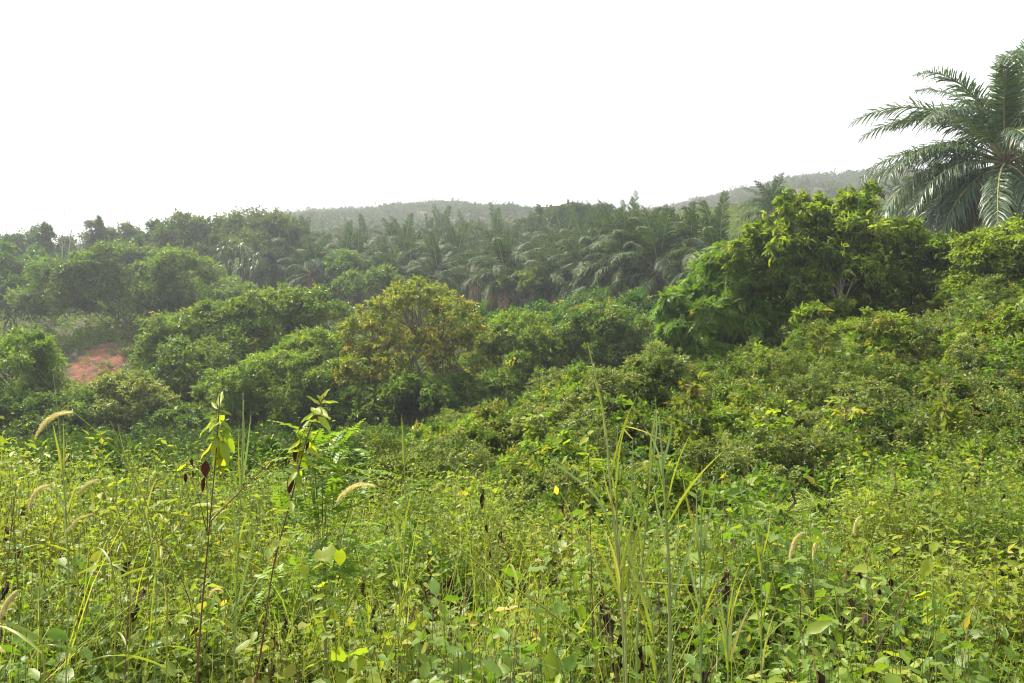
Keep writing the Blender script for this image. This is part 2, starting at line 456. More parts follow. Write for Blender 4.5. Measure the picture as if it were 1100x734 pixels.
px_tree('broadleaf_tree', 'dark green tree in front of and below the yellowing tree', 'tree', 33.5,
        [(400, 455, 46, 34), (450, 440, 52, 30), (500, 445, 46, 32), (440, 475, 60, 25), (520, 470, 40, 30)],
        'tree', 4, 'whorl', .6, 42, .24, old=.01)
px_tree('broadleaf_tree', 'broad rounded green tree right of the yellowing tree', 'tree', 37.5,
        [(560, 368, 46, 26), (545, 405, 44, 34), (600, 400, 60, 34), (575, 440, 55, 34), (530, 435, 30, 30)],
        'treelight', 5, 'broad', .7, 46, .28, old=.03)
px_tree('broadleaf_tree', 'deep green tree between the rounded tree and the feathery tree', 'tree', 36,
        [(640, 368, 46, 26), (675, 365, 34, 26), (655, 405, 52, 36), (620, 440, 44, 30), (680, 420, 36, 36), (640, 350, 30, 18)],
        'tree', 6, 'broad', .7, 46, .28, old=.03)
px_tree('broadleaf_tree', 'green tree filling in below the first palms behind the rounded tree', 'tree', 43,
        [(530, 352, 34, 18), (500, 345, 22, 16), (680, 345, 30, 20), (600, 355, 40, 18)],
        'tree', 7, 'broad', .8, 40, .34, old=.03)
px_tree('broadleaf_tree', 'bright green leafy tree at the left edge beside the red soil', 'tree', 33,
        [(12, 385, 44, 26), (42, 402, 26, 22), (5, 415, 40, 30), (30, 430, 40, 26)],
        'treelight', 8, 'broad', .65, 44, .27, old=.0)
px_tree('broadleaf_tree', 'dark bush-like tree below the bright tree at the left edge', 'tree', 31,
        [(25, 455, 50, 26), (70, 450, 40, 24), (-30, 455, 40, 30)], 'tree', 9, 'fine', .6, 40, .28, old=.01)
px_tree('leafy_shrub', 'shrub with pale bluish leaves below the red soil', 'shrub', 32,
        [(130, 425, 38, 18), (105, 440, 24, 20), (155, 445, 28, 24)], 'silver', 10, 'broad', .5, 36, .3, old=.0)
px_tree('leafy_shrub', 'dark green shrub between the pale shrub and the dark wide tree', 'shrub', 32.5,
        [(190, 462, 38, 26), (150, 468, 34, 20), (110, 470, 34, 16)], 'tree', 11, 'fine', .5, 40, .26, old=.0)

# left hillside
px_tree('spreading_tree', 'wide low tree with a layered crown above the red soil', 'tree', 62,
        [(95, 300, 46, 20), (140, 292, 46, 22), (190, 300, 36, 24), (125, 322, 50, 20), (65, 318, 34, 24), (185, 325, 38, 18)],
        'tree', 20, 'broad', 1.2, 44, .5, old=.0)
px_tree('hilltop_tree', 'tall rounded tree on the hilltop, highest crown of the left side', 'tree', 84,
        [(248, 252, 40, 22), (215, 266, 40, 26), (285, 260, 34, 23), (250, 284, 60, 28), (190, 280, 30, 28), (300, 262, 22, 22)],
        'far', 21, 'broad', 1.5, 44, .65, old=.0)
px_tree('hilltop_tree', 'lower dark tree left of the tall rounded hilltop tree', 'tree', 86,
        [(175, 262, 24, 18), (160, 278, 26, 22), (200, 285, 26, 20)], 'far', 22, 'broad', 1.4, 40, .65, old=.0)
px_tree('hillside_tree', 'hazy tree at the left edge of the hillside', 'tree', 66,
        [(5, 300, 40, 30), (38, 305, 26, 20), (-25, 310, 40, 40), (15, 330, 40, 20)], 'tree', 23, 'broad', 1.2, 40, .5, old=.0)
px_tree('hillside_tree', 'small hazy tree on the skyline above the left edge', 'tree', 88,
        [(12, 272, 26, 14), (35, 268, 20, 14), (-10, 275, 30, 16)], 'far', 24, 'broad', 1.3, 36, .65, old=.0)
px_tree('hillside_tree', 'small tree on the skyline with a cut-off round top', 'tree', 88,
        [(130, 255, 14, 10), (112, 265, 16, 12), (125, 275, 24, 14)], 'far', 25, 'broad', 1.2, 36, .6, old=.0)
px_tree('hillside_tree', 'slim tree on the skyline right behind the vine-hung trunks', 'tree', 90,
        [(72, 272, 16, 12), (100, 275, 18, 12), (85, 285, 26, 12)], 'far', 26, 'broad', 1.2, 36, .6, old=.0)
px_tree('hillside_tree', 'dull green tree at the foot of the tall rounded hilltop tree', 'tree', 66,
        [(235, 320, 38, 14), (205, 335, 32, 16), (260, 330, 34, 16)], 'tree', 27, 'broad', 1.0, 40, .48, old=.02)

# vine-hung slim trunks on the skyline
def vine_column(label, px, py_top, py_base, d, seed, w=.5):
    rng = np.random.default_rng(seed); b = P(px, py_base, d); z0 = gz(b[0], d) - .1; h = P(px, py_top, d)[2] - z0
    t = thing('vine_hung_tree', label, 'tree', (b[0], d, z0), 'slim trunks on the left skyline')
    g = Geo(); pts = curve((0, 0, 0), (rng.uniform(-.6, .6), 0, h), 0, 7, rng, .12); tube(g, pts, np.linspace(.16, .05, 7), 6)
    for k in range(5):
        p = pts[3 + k % 3]; tube(g, curve(p, p + np.array([rng.uniform(-1.2, 1.2), rng.uniform(-.8, .8), rng.uniform(.4, 1.6)]), 0, 4), np.linspace(.05, .015, 4), 4)
    link('trunk', g.mesh('trunk', M['bark']), t)
    gl = Geo(); L = []
    for k in range(12):
        u = .3 + .7 * k / 11; q = np.array([np.interp(u, np.linspace(0, 1, 7), pts[:, i]) for i in range(3)])
        ww = w * rng.uniform(.55, 1.3) * (1.15 - .6 * u); L.append((q + rng.normal(0, .3, 3), np.array([ww, ww, max(ww * 1.2, h * .045)])))
    crown(gl, rng, L, 'broad', .4, twigs=14, size=.36, old=0, cover=2.5, low=-1)
    link('crown', gl.mesh('crown', M['far']), t)


vine_column('slim trunk wrapped in leafy vines, tallest on the left skyline', 96, 236, 290, 84, 31, .5)
vine_column('slim vine-wrapped trunk with a narrow pointed top', 53, 243, 300, 80, 32, .45)
vine_column('short vine-wrapped trunk standing next to the hazy skyline tree', 44, 258, 300, 80, 33, .4)
vine_column('stout vine-hung stub behind the layered low tree', 140, 252, 290, 88, 34, .55)


def bare_tree(label, px, py_top, d, seed):
    rng = np.random.default_rng(seed); b = P(px, 300, d); z0 = gz(b[0], d) - .1; h = P(px, py_top, d)[2] - z0
    t = thing('bare_tree', label, 'tree', (b[0], d, z0), 'bare pale trunks on the left skyline')
    g = Geo(); pts = curve((0, 0, 0), (rng.uniform(-.5, .5), 0, h), 0, 8, rng, .1); tube(g, pts, np.linspace(.08, .018, 8), 6)
    link('trunk', g.mesh('trunk', M['palebark']), t)
    g = Geo()
    for k in range(14):
        p = pts[rng.integers(3, 8)] ; q = p + np.array([rng.uniform(-1.1, 1.1), rng.uniform(-.8, .8), rng.uniform(.5, 1.6)])
        tube(g, curve(p, q, .1, 4, rng, .06), np.linspace(.022, .006, 4), 4)
        for _ in range(2): tube(g, curve(p + (q - p) * .6, q + rng.normal(0, .4, 3), 0, 3), np.linspace(.014, .005, 3), 3)
    link('branch', g.mesh('branches', M['palebark']), t)


for k, (px, py, dd) in enumerate([(64, 226, 82), (71, 240, 83), (80, 228, 84), (86, 248, 82), (8, 236, 86)]):
    bare_tree(['bare pale trunk with thin twigs, second from the pointed vine-wrapped trunk', 'short bare trunk among the pale dead trunks',
               'tall bare pale trunk next to the tallest vine-wrapped trunk', 'leaning bare stub close beside the tallest vine-wrapped trunk',
               'lone bare thin tree at the far left of the skyline'][k], px, py, dd, 40 + k)


# ------------------------------------------------------------------ oil palms
def frond(rng, L=5.0, n=85, arch=1.0, ll=.75, sides=4, droop=.55, elev=.9, width=.032, messy=.25):
    """one frond from the origin, rising along +Y at angle elev and arching over"""
    m = 14; s = np.linspace(0, 1, m)
    ang = elev - arch * s ** 1.5
    st = L / (m - 1)
    pts = np.zeros((m, 3)); side = rng.uniform(-.35, .35)
    for k in range(1, m):
        pts[k] = pts[k - 1] + st * np.array([side * s[k] * .35, math.cos(ang[k]), math.sin(ang[k])])
    gr = Geo(); tube(gr, pts, np.interp(s, [0, .15, 1], [.075, .045, .008]), sides)
    gl = Geo()
    u = np.linspace(.16, .995, n) + rng.uniform(-.004, .004, n); u = np.clip(u, .16, 1)
    cp = np.stack([np.interp(u, s, pts[:, i]) for i in range(3)], 1)
    tan = nrm(np.stack([np.interp(u, s, np.gradient(pts[:, i])) for i in range(3)], 1))
    side_v = nrm(np.cross(tan, np.array([0, 0, 1.0]))); upv = np.cross(side_v, tan)
    for sg in (-1, 1):
        lift = np.where(np.arange(n) % 2 == 0, .35, -.1) + rng.normal(0, messy, n)
        d = nrm(side_v * sg * .85 + tan * (.55 + .5 * u[:, None]) + upv * lift[:, None] + rng.normal(0, .07, (n, 3)))
        l = ll * np.interp(u, [.16, .3, .6, .9, 1], [.55, 1, 1, .6, .35]) * rng.uniform(.85, 1.1, n)
        w = width * np.interp(u, [.16, .4, 1], [.8, 1, .55])
        wv = nrm(np.cross(d, upv + rng.normal(0, .3, (n, 3))))
        g1 = np.array([0, 0, -1.0])
        dr = droop * rng.uniform(.6, 1.4, n)[:, None]
        p1 = cp + d * l[:, None] * .45 + g1 * dr * l[:, None] * .10
        p2 = cp + d * l[:, None] * .78 + g1 * dr * l[:, None] * .36
        p3 = cp + d * l[:, None] * .98 + g1 * dr * l[:, None] * .72
        V = np.stack([cp - wv * w[:, None] * .5, cp + wv * w[:, None] * .5, p1 - wv * w[:, None], p1 + wv * w[:, None],
                      p2 - wv * w[:, None] * .7, p2 + wv * w[:, None] * .7, p3], 1)
        f = np.array([[0, 1, 3], [0, 3, 2], [2, 3, 5], [2, 5, 4], [4, 5, 6]])
        ff = (f[None] + (np.arange(n) * 7)[:, None, None]).reshape(-1, 3)
        tt = np.repeat(np.stack([rng.uniform(.1, .9, n), np.where(rng.uniform(0, 1, n) < .04, .6, 0)], 1)[:, None, :], 7, 1).reshape(-1, 2)
        gl.add(V.reshape(-1, 3), ff, tt)
    return gr, gl


class FrondKit:
    """frond meshes shared by all palms of one size"""
    def __init__(self, seed, L, n, ll, width, sides=4, table=None):
        rng = np.random.default_rng(seed); self.k = []
        for (elev, arch, drp, mat) in table or [(1.42, .35, .35, 'palm'), (1.3, .9, .5, 'palm'), (1.05, 1.3, .6, 'palm'), (.85, 1.5, .7, 'palm'), (.55, 1.5, .8, 'palm'), (.2, 1.35, .9, 'palm'), (-.25, 1.1, .9, 'palm'), (-.6, .8, .8, 'palmdead')]:
            gr, gl = frond(rng, L * rng.uniform(.92, 1.08), n, arch, ll, sides, drp, elev, width)
            self.k.append((gr.mesh('midrib', M['rachis']), gl.mesh('leaflets', M[mat])))


def palm_trunk_mesh(seed, h, r=.26):
    rng = np.random.default_rng(seed); g = Geo()
    n = 9; tube(g, curve((0, 0, -.2), (0, 0, h), 0, n, rng, .03), np.linspace(r * 1.25, r, n), 10)
    k = int(h * 22); zz = np.linspace(.2, h, k)      # stubs of cut frond bases
    for i, z in enumerate(zz):
        a = i * 2.4; o = np.array([math.cos(a), math.sin(a), 0])
        tube(g, np.array([o * r * .8 + [0, 0, z], o * (r + .09) + [0, 0, z + .12], o * (r + .1) + [0, 0, z + .26]]), [.09, .075, .03], 4)
    return g.mesh('palm_trunk', M['palmtrunk'])


def make_palm(label, loc, hc, kit, nf, seed, sc=1.0, group='oil palms on the slope', lean=(0, 0), tmesh=None, skip=None, dead=3, tops=None, th=4.0, extra=()):
    rng = np.random.default_rng(seed)
    t = thing('oil_palm', label, 'palm tree', loc, group, 0)
    tr = link('trunk', tmesh, t); tr.scale = (sc, sc, max(hc, .3) / th)
    for k in range(nf):
        q = k / (nf - 1); a = k * 2.39996 + rng.uniform(-.25, .25)
        idx = min(6, int(q * 7 + rng.uniform(-.3, .3))) if k < nf - dead else 7
        idx = max(idx, 0)
        rib, lf = kit.k[idx]
        o = link('frond', rib, t); o.location = (lean[0], lean[1], hc + (.12 - .35 * q) * sc)
        o.rotation_euler = (rng.uniform(-.12, .12), rng.uniform(-.15, .15), a); s = sc * rng.uniform(.85, 1.1) * (.8 if k < 3 else 1)
        o.scale = (s, s, s)
        c = link('leaflets', lf, o)
    for (az, idx) in extra:
        rib, lf = kit.k[idx]; o = link('frond', rib, t); o.location = (0, 0, hc - .1); o.rotation_euler = (0, rng.uniform(-.1, .1), R(az)); o.scale = (sc, sc, sc); link('leaflets', lf, o)
    return t


KIT = FrondKit(77, 4.6, 62, .85, .045)
TRUNK = palm_trunk_mesh(5, 4.0)


def grove_spot(px, py, hc):
    for d in np.arange(46, 117, .5):
        p = P(px, py, d)
        if gz(p[0], d) + hc > p[2]: return p[0], d
    p = P(px, py, 112); return p[0], 112.0


# crown centres of the grove, (px, py, crown height over ground, scale, label)
GROVE = [
    (322, 282, 4.6, 1.05, 'oil palm with brownish hanging fronds standing right of the strap-leaved plant'),
    (492, 280, 4.2, 1.1, 'oil palm with tall upright fronds right above the yellowing tree'),
    (538, 312, 2.6, .95, 'short oil palm with one bright arching frond right of the yellowing tree'),
    (612, 318, 2.6, 1.0, 'short oil palm directly behind the rounded green tree'),
    (655, 300, 3.6, 1.05, 'oil palm with long drooping fronds above the deep green tree'),
    (708, 292, 4.0, 1.05, 'oil palm whose pale fronds touch the left side of the feathery tree'),
    (690, 276, 4.4, 1.0, 'oil palm with curled upright fronds behind the palm beside the feathery tree'),
    (772, 286, 4.5, .95, 'oil palm half hidden behind the top of the feathery tree'),
    (745, 275, 4.6, .9, 'oil palm against the bare hillside left of the tall leafy tree'),
    (832, 232, 5.0, .85, 'oil palm with upright fronds poking out above the tall leafy tree'),
    (968, 222, 5.2, .8, 'oil palm fan just above the right part of the tall leafy tree'),
    (1003, 216, 5.8, .85, 'upright oil palm right of the palm fan, in front of the far hill'),
    (384, 286, 4.2, 1.0, 'oil palm with dark trunk showing, left of the palm above the yellowing tree'),
    (350, 300, 3.2, .95, 'low oil palm with fronds hanging over the dark green tree'),
    (440, 292, 4.0, .95, 'oil palm between the two palms above the yellowing tree'),
    (570, 290, 4.0, 1.0, 'oil palm in the middle of the front rank of the grove'),
    (290, 292, 4.2, .95, 'oil palm close behind the strap-leaved plant'),
]
REST = 'one of the oil palms packed together at the back of the grove'
for (px, py) in [(352, 272), (398, 268), (432, 272), (470, 268), (522, 275), (556, 266), (600, 270), (640, 268), (672, 276), (585, 292), (636, 288),
                 (376, 262), (418, 258), (455, 256), (500, 258), (536, 258), (572, 258), (618, 258), (725, 270), (410, 288), (465, 282), (330, 268), (310, 274), (650, 262), (365, 284), (445, 280), (545, 290), (508, 290), (590, 304), (632, 304), (675, 290), (700, 280), (340, 290), (396, 256), (476, 254), (520, 256), (588, 256), (645, 254), (706, 268), (300, 284), (420, 298), (468, 296)]:
    GROVE.append((px, py + 4, 4.8, 1.0, REST))
for k, (px, py, hc, sc, lab) in enumerate(GROVE):
    vr = np.random.default_rng(900 + k).uniform; v = vr(.72, 1.08) if lab == REST else vr(.95, 1.08); px += vr(-6, 6) if lab == REST else 0; hc *= v; sc *= v
    x, d = grove_spot(px, py, hc)
    make_palm(lab, (x, d, gz(x, d)), hc, KIT, 26 if d < 80 else 20, 200 + k, sc, 'oil palms in the grove on the slope', tmesh=TRUNK, dead=4 if lab.startswith('oil palm with brown') else (1 if k % 3 == 0 else 2))

for k, (px, py, rx, ry, d, lab) in enumerate([(372, 284, 16, 10, 72, 'small broadleaf tree squeezed between the palms left of the tall upright fronds'), (455, 275, 14, 10, 88, 'small broadleaf tree in the middle of the palm grove'),
        (560, 300, 20, 10, 66, 'low broadleaf tree in front of the middle palms'), (675, 280, 16, 10, 82, 'broadleaf tree between the palms left of the feathery tree'), (515, 262, 14, 9, 100, 'dark broadleaf tree far back in the palm grove'), (735, 262, 18, 10, 92, 'broadleaf tree at the right end of the palm grove'), (640, 326, 22, 10, 58, 'rounded low tree under the long drooping palm fronds'), (398, 300, 20, 10, 64, 'round tree low in the grove above the lighter green tree'), (590, 268, 16, 10, 96, 'broadleaf tree half buried among the middle palms')]):
    px_tree('grove_tree', lab, 'tree', d, [(px, py, rx, ry), (px + rx * .7, py + 6, rx * .8, ry * .8), (px - rx * .6, py + 7, rx * .8, ry)], 'tree', 730 + k, 'broad', .9, 36, .42, old=.02)
# the big oil palm at the right edge
BIGKIT = FrondKit(91, 6.0, 130, .88, .031, 6, [(1.36, 1.15, .4, 'palmbig'), (1.22, 1.5, .5, 'palmbig'), (1.0, 1.5, .6, 'palmbig'), (.72, 1.4, .65, 'palmbig'), (.4, 1.2, .75, 'palmbig'), (.1, 1.2, .8, 'palmbig'), (-.35, 1.0, .8, 'palmbig'), (-.7, .7, .8, 'palmdead')])
bp = P(1080, 172, 29.5); bz = gz(bp[0], 29.5)
make_palm('big oil palm rising above everything at the right edge', (bp[0], 29.5, bz), bp[2] - bz, BIGKIT, 34, 301, .95, None, tmesh=TRUNK, dead=3, extra=[(84, 4), (62, 2), (30, 1), (105, 6), (82, 6), (96, 5), (66, 6), (118, 6), (140, 6)])
bp = P(1045, 262, 33); bz = gz(bp[0], 33)
make_palm('shorter oil palm half hidden below the big palm', (bp[0], 33, bz), bp[2] - bz, BIGKIT, 24, 302, .8, None, tmesh=TRUNK, dead=3)


# strap-leaved plant (left of the grove)
def strap_plant():
    rng = np.random.default_rng(61); d = 68; c = P(255, 312, d); z0 = gz(c[0], d)
    t = thing('strap_leaved_plant', 'clump of long pale strap leaves hanging down beside the grove', 'plant', (c[0], d, z0))
    g = Geo(); gt = Geo()
    for (px, py) in [(240, 272), (256, 266), (270, 274), (248, 286), (266, 290), (235, 292), (278, 288)]:
        h = P(px, py, d) - np.array([c[0], 0, z0]); h[1] = rng.uniform(-1, 1)
        tube(gt, curve((rng.uniform(-.4, .4), 0, 0), h, 0, 6, rng, .1), np.linspace(.14, .08, 6), 6)
        for k in range(30):
            a = rng.uniform(0, 6.28); el = rng.uniform(.1, 1.3); L = rng.uniform(1.4, 2.3)
            o = np.array([math.cos(a), math.sin(a), 0]); p = np.array(h); V = []
            wv = np.array([-math.sin(a), math.cos(a), 0]) * .055; e = el
            for s in range(7):
                w = wv * (1 - (s / 6) ** 2); V += [p - w, p + w]
                p = p + (o * math.cos(e) + np.array([0, 0, math.sin(e)])) * L / 6; e -= rng.uniform(.3, .6)
                e = max(e, -1.5)
            f = [[2 * s + a_, 2 * s + b_, 2 * s + c_] for s in range(6) for (a_, b_, c_) in ((0, 1, 3), (0, 3, 2))]
            g.add(V, f, (rng.uniform(.1, .9), 0))
    link('stem', gt.mesh('stem', M['palmtrunk']), t); link('leaves', g.mesh('leaves', M['pandan']), t)


strap_plant()

# trees at the back of the grove
px_tree('grove_tree', 'dark round tree rising from the back of the grove', 'tree', 104,
        [(622, 236, 26, 14), (650, 240, 18, 12), (605, 245, 18, 12)], 'far', 71, 'broad', 1.4, 40, .7, old=0)
px_tree('grove_tree', 'grey thin-leaved tree next to the dark round tree in the grove', 'tree', 106,
        [(590, 240, 18, 12), (572, 246, 16, 12)], 'hillscrub', 72, 'few', 1.2, 22, .7, old=.1, bark='palebark')

for k, (px, py, rx, ry, d, m, lab) in enumerate([(700, 246, 18, 8, 116, 'hillscrub', 'greyish scrubby tree at the foot of the right hill, left one of three'), (732, 240, 20, 9, 124, 'far', 'green tree at the foot of the right hill, middle one of three'),
        (768, 240, 22, 10, 112, 'hillscrub', 'greyish tree at the foot of the right hill, right one of three'), (668, 244, 14, 9, 112, 'far', 'dark tree next to the dip between the two far hills'), (800, 232, 18, 10, 118, 'far', 'tree on the far slope just left of the upright palm fronds')]):
    px_tree('hillside_tree', lab, 'tree', d, [(px, py, rx * .7, ry), (px - rx * .6, py + 6, rx * .7, ry), (px + rx * .6, py + 5, rx * .7, ry), (px, py + 14, rx, ry)], m, 750 + k, 'broad', 1.2, 34, .6, old=.05)
# right-hand group
px_tree('feathery_tree', 'bright green tree with feathery drooping leaf sprays', 'tree', 27.5,
        [(800, 312, 62, 44), (765, 345, 48, 42), (835, 350, 56, 46), (785, 382, 58, 32), (742, 372, 32, 36), (855, 310, 44, 44), (825, 390, 40, 26), (760, 400, 40, 22)],
        'feather', 81, 'feather', .62, 54, .46, old=.01, droop=.6, flat=.7, base=800)
px_tree('tall_leafy_tree', 'tall tree with yellow-green drooping leaves at its top, pale thin trunks', 'tree', 25.5,
        [(850, 250, 36, 20), (888, 240, 32, 20), (822, 272, 32, 20), (870, 275, 44, 30), (912, 262, 30, 28), (862, 310, 40, 26), (905, 305, 32, 30), (840, 228, 8, 10), (866, 222, 7, 9), (912, 224, 9, 9), (935, 222, 9, 8), (828, 242, 9, 8), (800, 285, 14, 12), (880, 345, 26, 16)],
        'tall', 82, 'whorl', .46, 17, .25, old=.09, shell=(.25, 1.6), bark='palebark', base=898, droop=.5, cover=1.25, r0=.06, forkf=.45)
px_tree('tall_leafy_tree', 'dark leafy tree with a brown trunk under the palm fan', 'tree', 26.5,
        [(942, 264, 34, 24), (985, 284, 36, 28), (930, 290, 44, 36), (1000, 305, 38, 36), (960, 318, 44, 28), (925, 335, 30, 24), (1012, 284, 20, 18)],
        'tall', 83, 'whorl', .5, 18, .25, old=.04, shell=(.3, 1.5), cover=1.2, base=992, r0=.12)
px_tree('leafy_tree', 'fresh green tree with layered branches below the big palm', 'tree', 23.5,
        [(1065, 288, 42, 28), (1050, 318, 36, 24), (1095, 300, 36, 34), (1080, 262, 26, 20), (1100, 335, 30, 24)],
        'treelight', 84, 'broad', .5, 44, .26, old=.01)
px_tree('leafy_shrub', 'shrub with a few orange leaves at the top of the right bank', 'shrub', 20.5,
        [(1050, 362, 36, 22), (1085, 372, 30, 22), (1025, 380, 26, 20)], 'treelight', 85, 'broad', .4, 40, .2, old=.05)
px_tree('leafy_shrub', 'shrub with upright leafy shoots in front of the brown trunk', 'shrub', 22,
        [(945, 362, 36, 16), (915, 372, 26, 14), (980, 372, 26, 14)], 'treelight', 86, 'broad', .35, 38, .2, old=.02)
px_tree('young_tree', 'thin sapling with drooping leaf whorls before the dark feathery tree', 'tree', 22.5,
        [(875, 362, 14, 14), (858, 378, 10, 8), (882, 385, 12, 12), (870, 342, 10, 10)], 'treelight', 87, 'whorl', .26, 16, .24, old=.02, r0=.03)

# ------------------------------------------------------------------ shrubs on the right bank
def bank_shrub(label, px, py, rx, ry, d, mat, seed, kind='fine', sub=.3, size=.15, twigs=36, old=.05, **kw):
    rx, ry = rx * 1.12, ry * 1.15
    lob = [(px, py, rx * .75, ry * .8), (px - rx * .45, py + ry * .3, rx * .55, ry * .7), (px + rx * .45, py + ry * .25, rx * .55, ry * .7), (px + rx * .1, py + ry * .7, rx * .8, ry * .5)]
    return px_tree('bank_shrub', label, 'shrub', d, lob, mat, seed, kind, sub, twigs, size, old=old, group='shrubs on the right bank', r0=.03, **kw)


for k, a in enumerate([
    ('greyish green bush left of the tall reeds, at the foot of the bank', 598, 470, 48, 34, 15, 'silver', 'fine'),
    ('small-leaved bush left of the greyish bush, on the low end of the bank', 545, 482, 38, 24, 15.5, 'silver', 'fine'),
    ('low bush in front of the dark tree at the left end of the bank', 432, 500, 34, 14, 16, 'scrub', 'fine'),
    ('low olive bush between the two bushes at the left end of the bank', 490, 496, 30, 16, 16, 'scrub', 'fine'),
    ('tall upright bush standing highest in front of the feathery tree', 706, 408, 30, 36, 17, 'silver', 'fine'),
    ('small round brownish bush right beside the tall upright bush', 742, 418, 18, 18, 17.4, 'scrub', 'fine'),
    ('bush left of the tall upright bush, half as high', 655, 430, 32, 24, 16.4, 'silver', 'fine'),
    ('broad dark bush below the tall upright bush', 705, 470, 48, 32, 14, 'scrub', 'broad'),
    ('bushy mound with yellowing tips right of the broad dark bush', 835, 468, 52, 22, 14.5, 'scrub', 'fine'),
    ('rounded bush under the dark side of the feathery tree', 850, 420, 38, 18, 18.5, 'scrub', 'broad'),
    ('leafy bush with pale yellow leaves at the crest of the bank', 925, 398, 30, 16, 19, 'treelight', 'broad'),
    ('dense bush in the middle of the bank below the pale-leaved bush', 915, 440, 46, 22, 16.5, 'scrub', 'broad'),
    ('sparse bush over brown soil on the upper right bank', 1005, 428, 34, 16, 17.5, 'scrub', 'broad'),
    ('bush at the right edge half way up the bank', 1080, 425, 38, 22, 17, 'scrub', 'broad'),
    ('low wide bush at the foot of the right bank', 985, 478, 56, 20, 13.5, 'scrub', 'broad'),
    ('darker bush at the right edge near the foot of the bank', 1075, 482, 40, 22, 13, 'scrub', 'broad'),
    ('small bush by the dark hollow at the foot of the bank', 765, 505, 34, 22, 12.2, 'scrub', 'fine'),
    ('bush with reddish twigs right of the dark hollow', 860, 510, 36, 16, 12.4, 'scrub', 'fine'),
]):
    bank_shrub(*a[:7], 400 + k, a[7], .32, .17 if a[7] == 'fine' else .16, old=.12 if 'yellow' in a[0] or 'brown' in a[0] else .05)

for k, (px, py, d, h) in enumerate([(805, 405, 17, 1.2), (880, 400, 18, 1.1), (935, 425, 15.5, 1.3), (965, 395, 18, 1.5), (1010, 450, 14, 1.3), (1045, 390, 17.5, 1.6), (1065, 440, 14.5, 1.2), (770, 440, 15, 1.0), (860, 455, 14, 1.0), (900, 470, 12.5, 1.1), (1030, 480, 12, 1.2), (640, 455, 14, 1.2), (575, 470, 14, 1.0), (735, 455, 13, 1.3), (815, 480, 12, 1.0), (1090, 400, 16, 1.5)]):
    rng = np.random.default_rng(480 + k); b = P(px, py, d); z0 = gz(b[0], d); t = thing('sapling', 'thin sapling sticking up out of the scrub on the right bank', 'sapling', (b[0], d, z0), 'saplings on the right bank')
    gt, g = Geo(), Geo(); h *= rng.uniform(.85, 1.2); pts = curve((0, 0, 0), (rng.uniform(-.25, .25), rng.uniform(-.2, .2), h), 0, 7, rng, .03); tube(gt, pts, np.linspace(.014, .004, 7), 5)
    n = 26; u = rng.uniform(.35, 1, n); p = np.stack([np.interp(u, np.linspace(0, 1, 7), pts[:, i]) for i in range(3)], 1); a = rng.uniform(0, 6.28, n); o = np.stack([np.cos(a), np.sin(a), rng.uniform(-.1, .9, n)], 1)
    for i in range(n): tube(gt, curve(p[i], p[i] + o[i] * .16, 0, 3), [.004, .003, .002], 3)
    stamp_twigs(g, rng, ['broad', 'whorl', 'heart'][k % 3], p + o * .1, o, np.array([0, 0, 1.0]) + o * .2, rng.uniform(.16, .3, n), np.stack([rng.uniform(.2, 1, n), np.where(rng.uniform(0, 1, n) < .06, .7, 0)], 1))
    link('stem', gt.mesh('stem', M['bark']), t); link('foliage', g.mesh('foliage', M[['treelight', 'scrub', 'tall'][k % 3]]), t)

# ------------------------------------------------------------------ masses of low growth (one object each)
def stuff(name, g, mat, label, cat, smooth=False):
    o = link(name, g.mesh(name, M[mat], smooth)); tag(o, label, cat, None, 'stuff'); return o


def scatter(rng, n, y0, y1, side=.72, extra=1.0, bias=1.0):
    y = y0 + (y1 - y0) * rng.uniform(0, 1, n) ** bias
    x = (rng.uniform(-1, 1, n)) * (y * side + extra)
    return x, y


def carpet(g, rng, x, y, hh, kind, size, old, tint_noise=4.0, up=.9):
    """twigs standing on the terrain at heights hh"""
    n = len(x); z = hgt(x, y) + hh
    d = nrm(rng.normal(0, .6, (n, 3)) + np.array([0, -.15, up]))
    nn = rng.normal(0, .5, (n, 3)) + np.array([0, -.3, .8])
    sc = size * rng.uniform(.6, 1.35, n)
    t = np.clip(.2 + .6 * fbm(x / tint_noise, y / tint_noise, 31) + rng.uniform(-.3, .3, n), 0, 1)
    o = np.where(rng.uniform(0, 1, n) < old, rng.uniform(.3, 1, n), 0)
    stamp_twigs(g, rng, kind, np.stack([x, y, z], 1) - d * sc[:, None] * .4, d, nn, sc, np.stack([t, o], 1))


rng = np.random.default_rng(501)
# creepers over the flat in front of the left trees
g = Geo(); x, y = scatter(rng, 62000, 11, 32, .75, 1, 1.2); m = x < np.interp(y, [11, 20, 32], [-1.2, .3, 3]); x, y = x[m], y[m]
hh = (.05 + 1.5 * sst(.35, .75, fbm(x / 1.5, y / 1.5, 41)) * .75) * rng.uniform(.5, 1.0, len(x)); carpet(g, rng, x, y, hh, 'heart', .17, .02, 1.2)
stuff('creepers', g, 'vine', 'dark green creepers smothering the flat before the left trees', 'creepers')
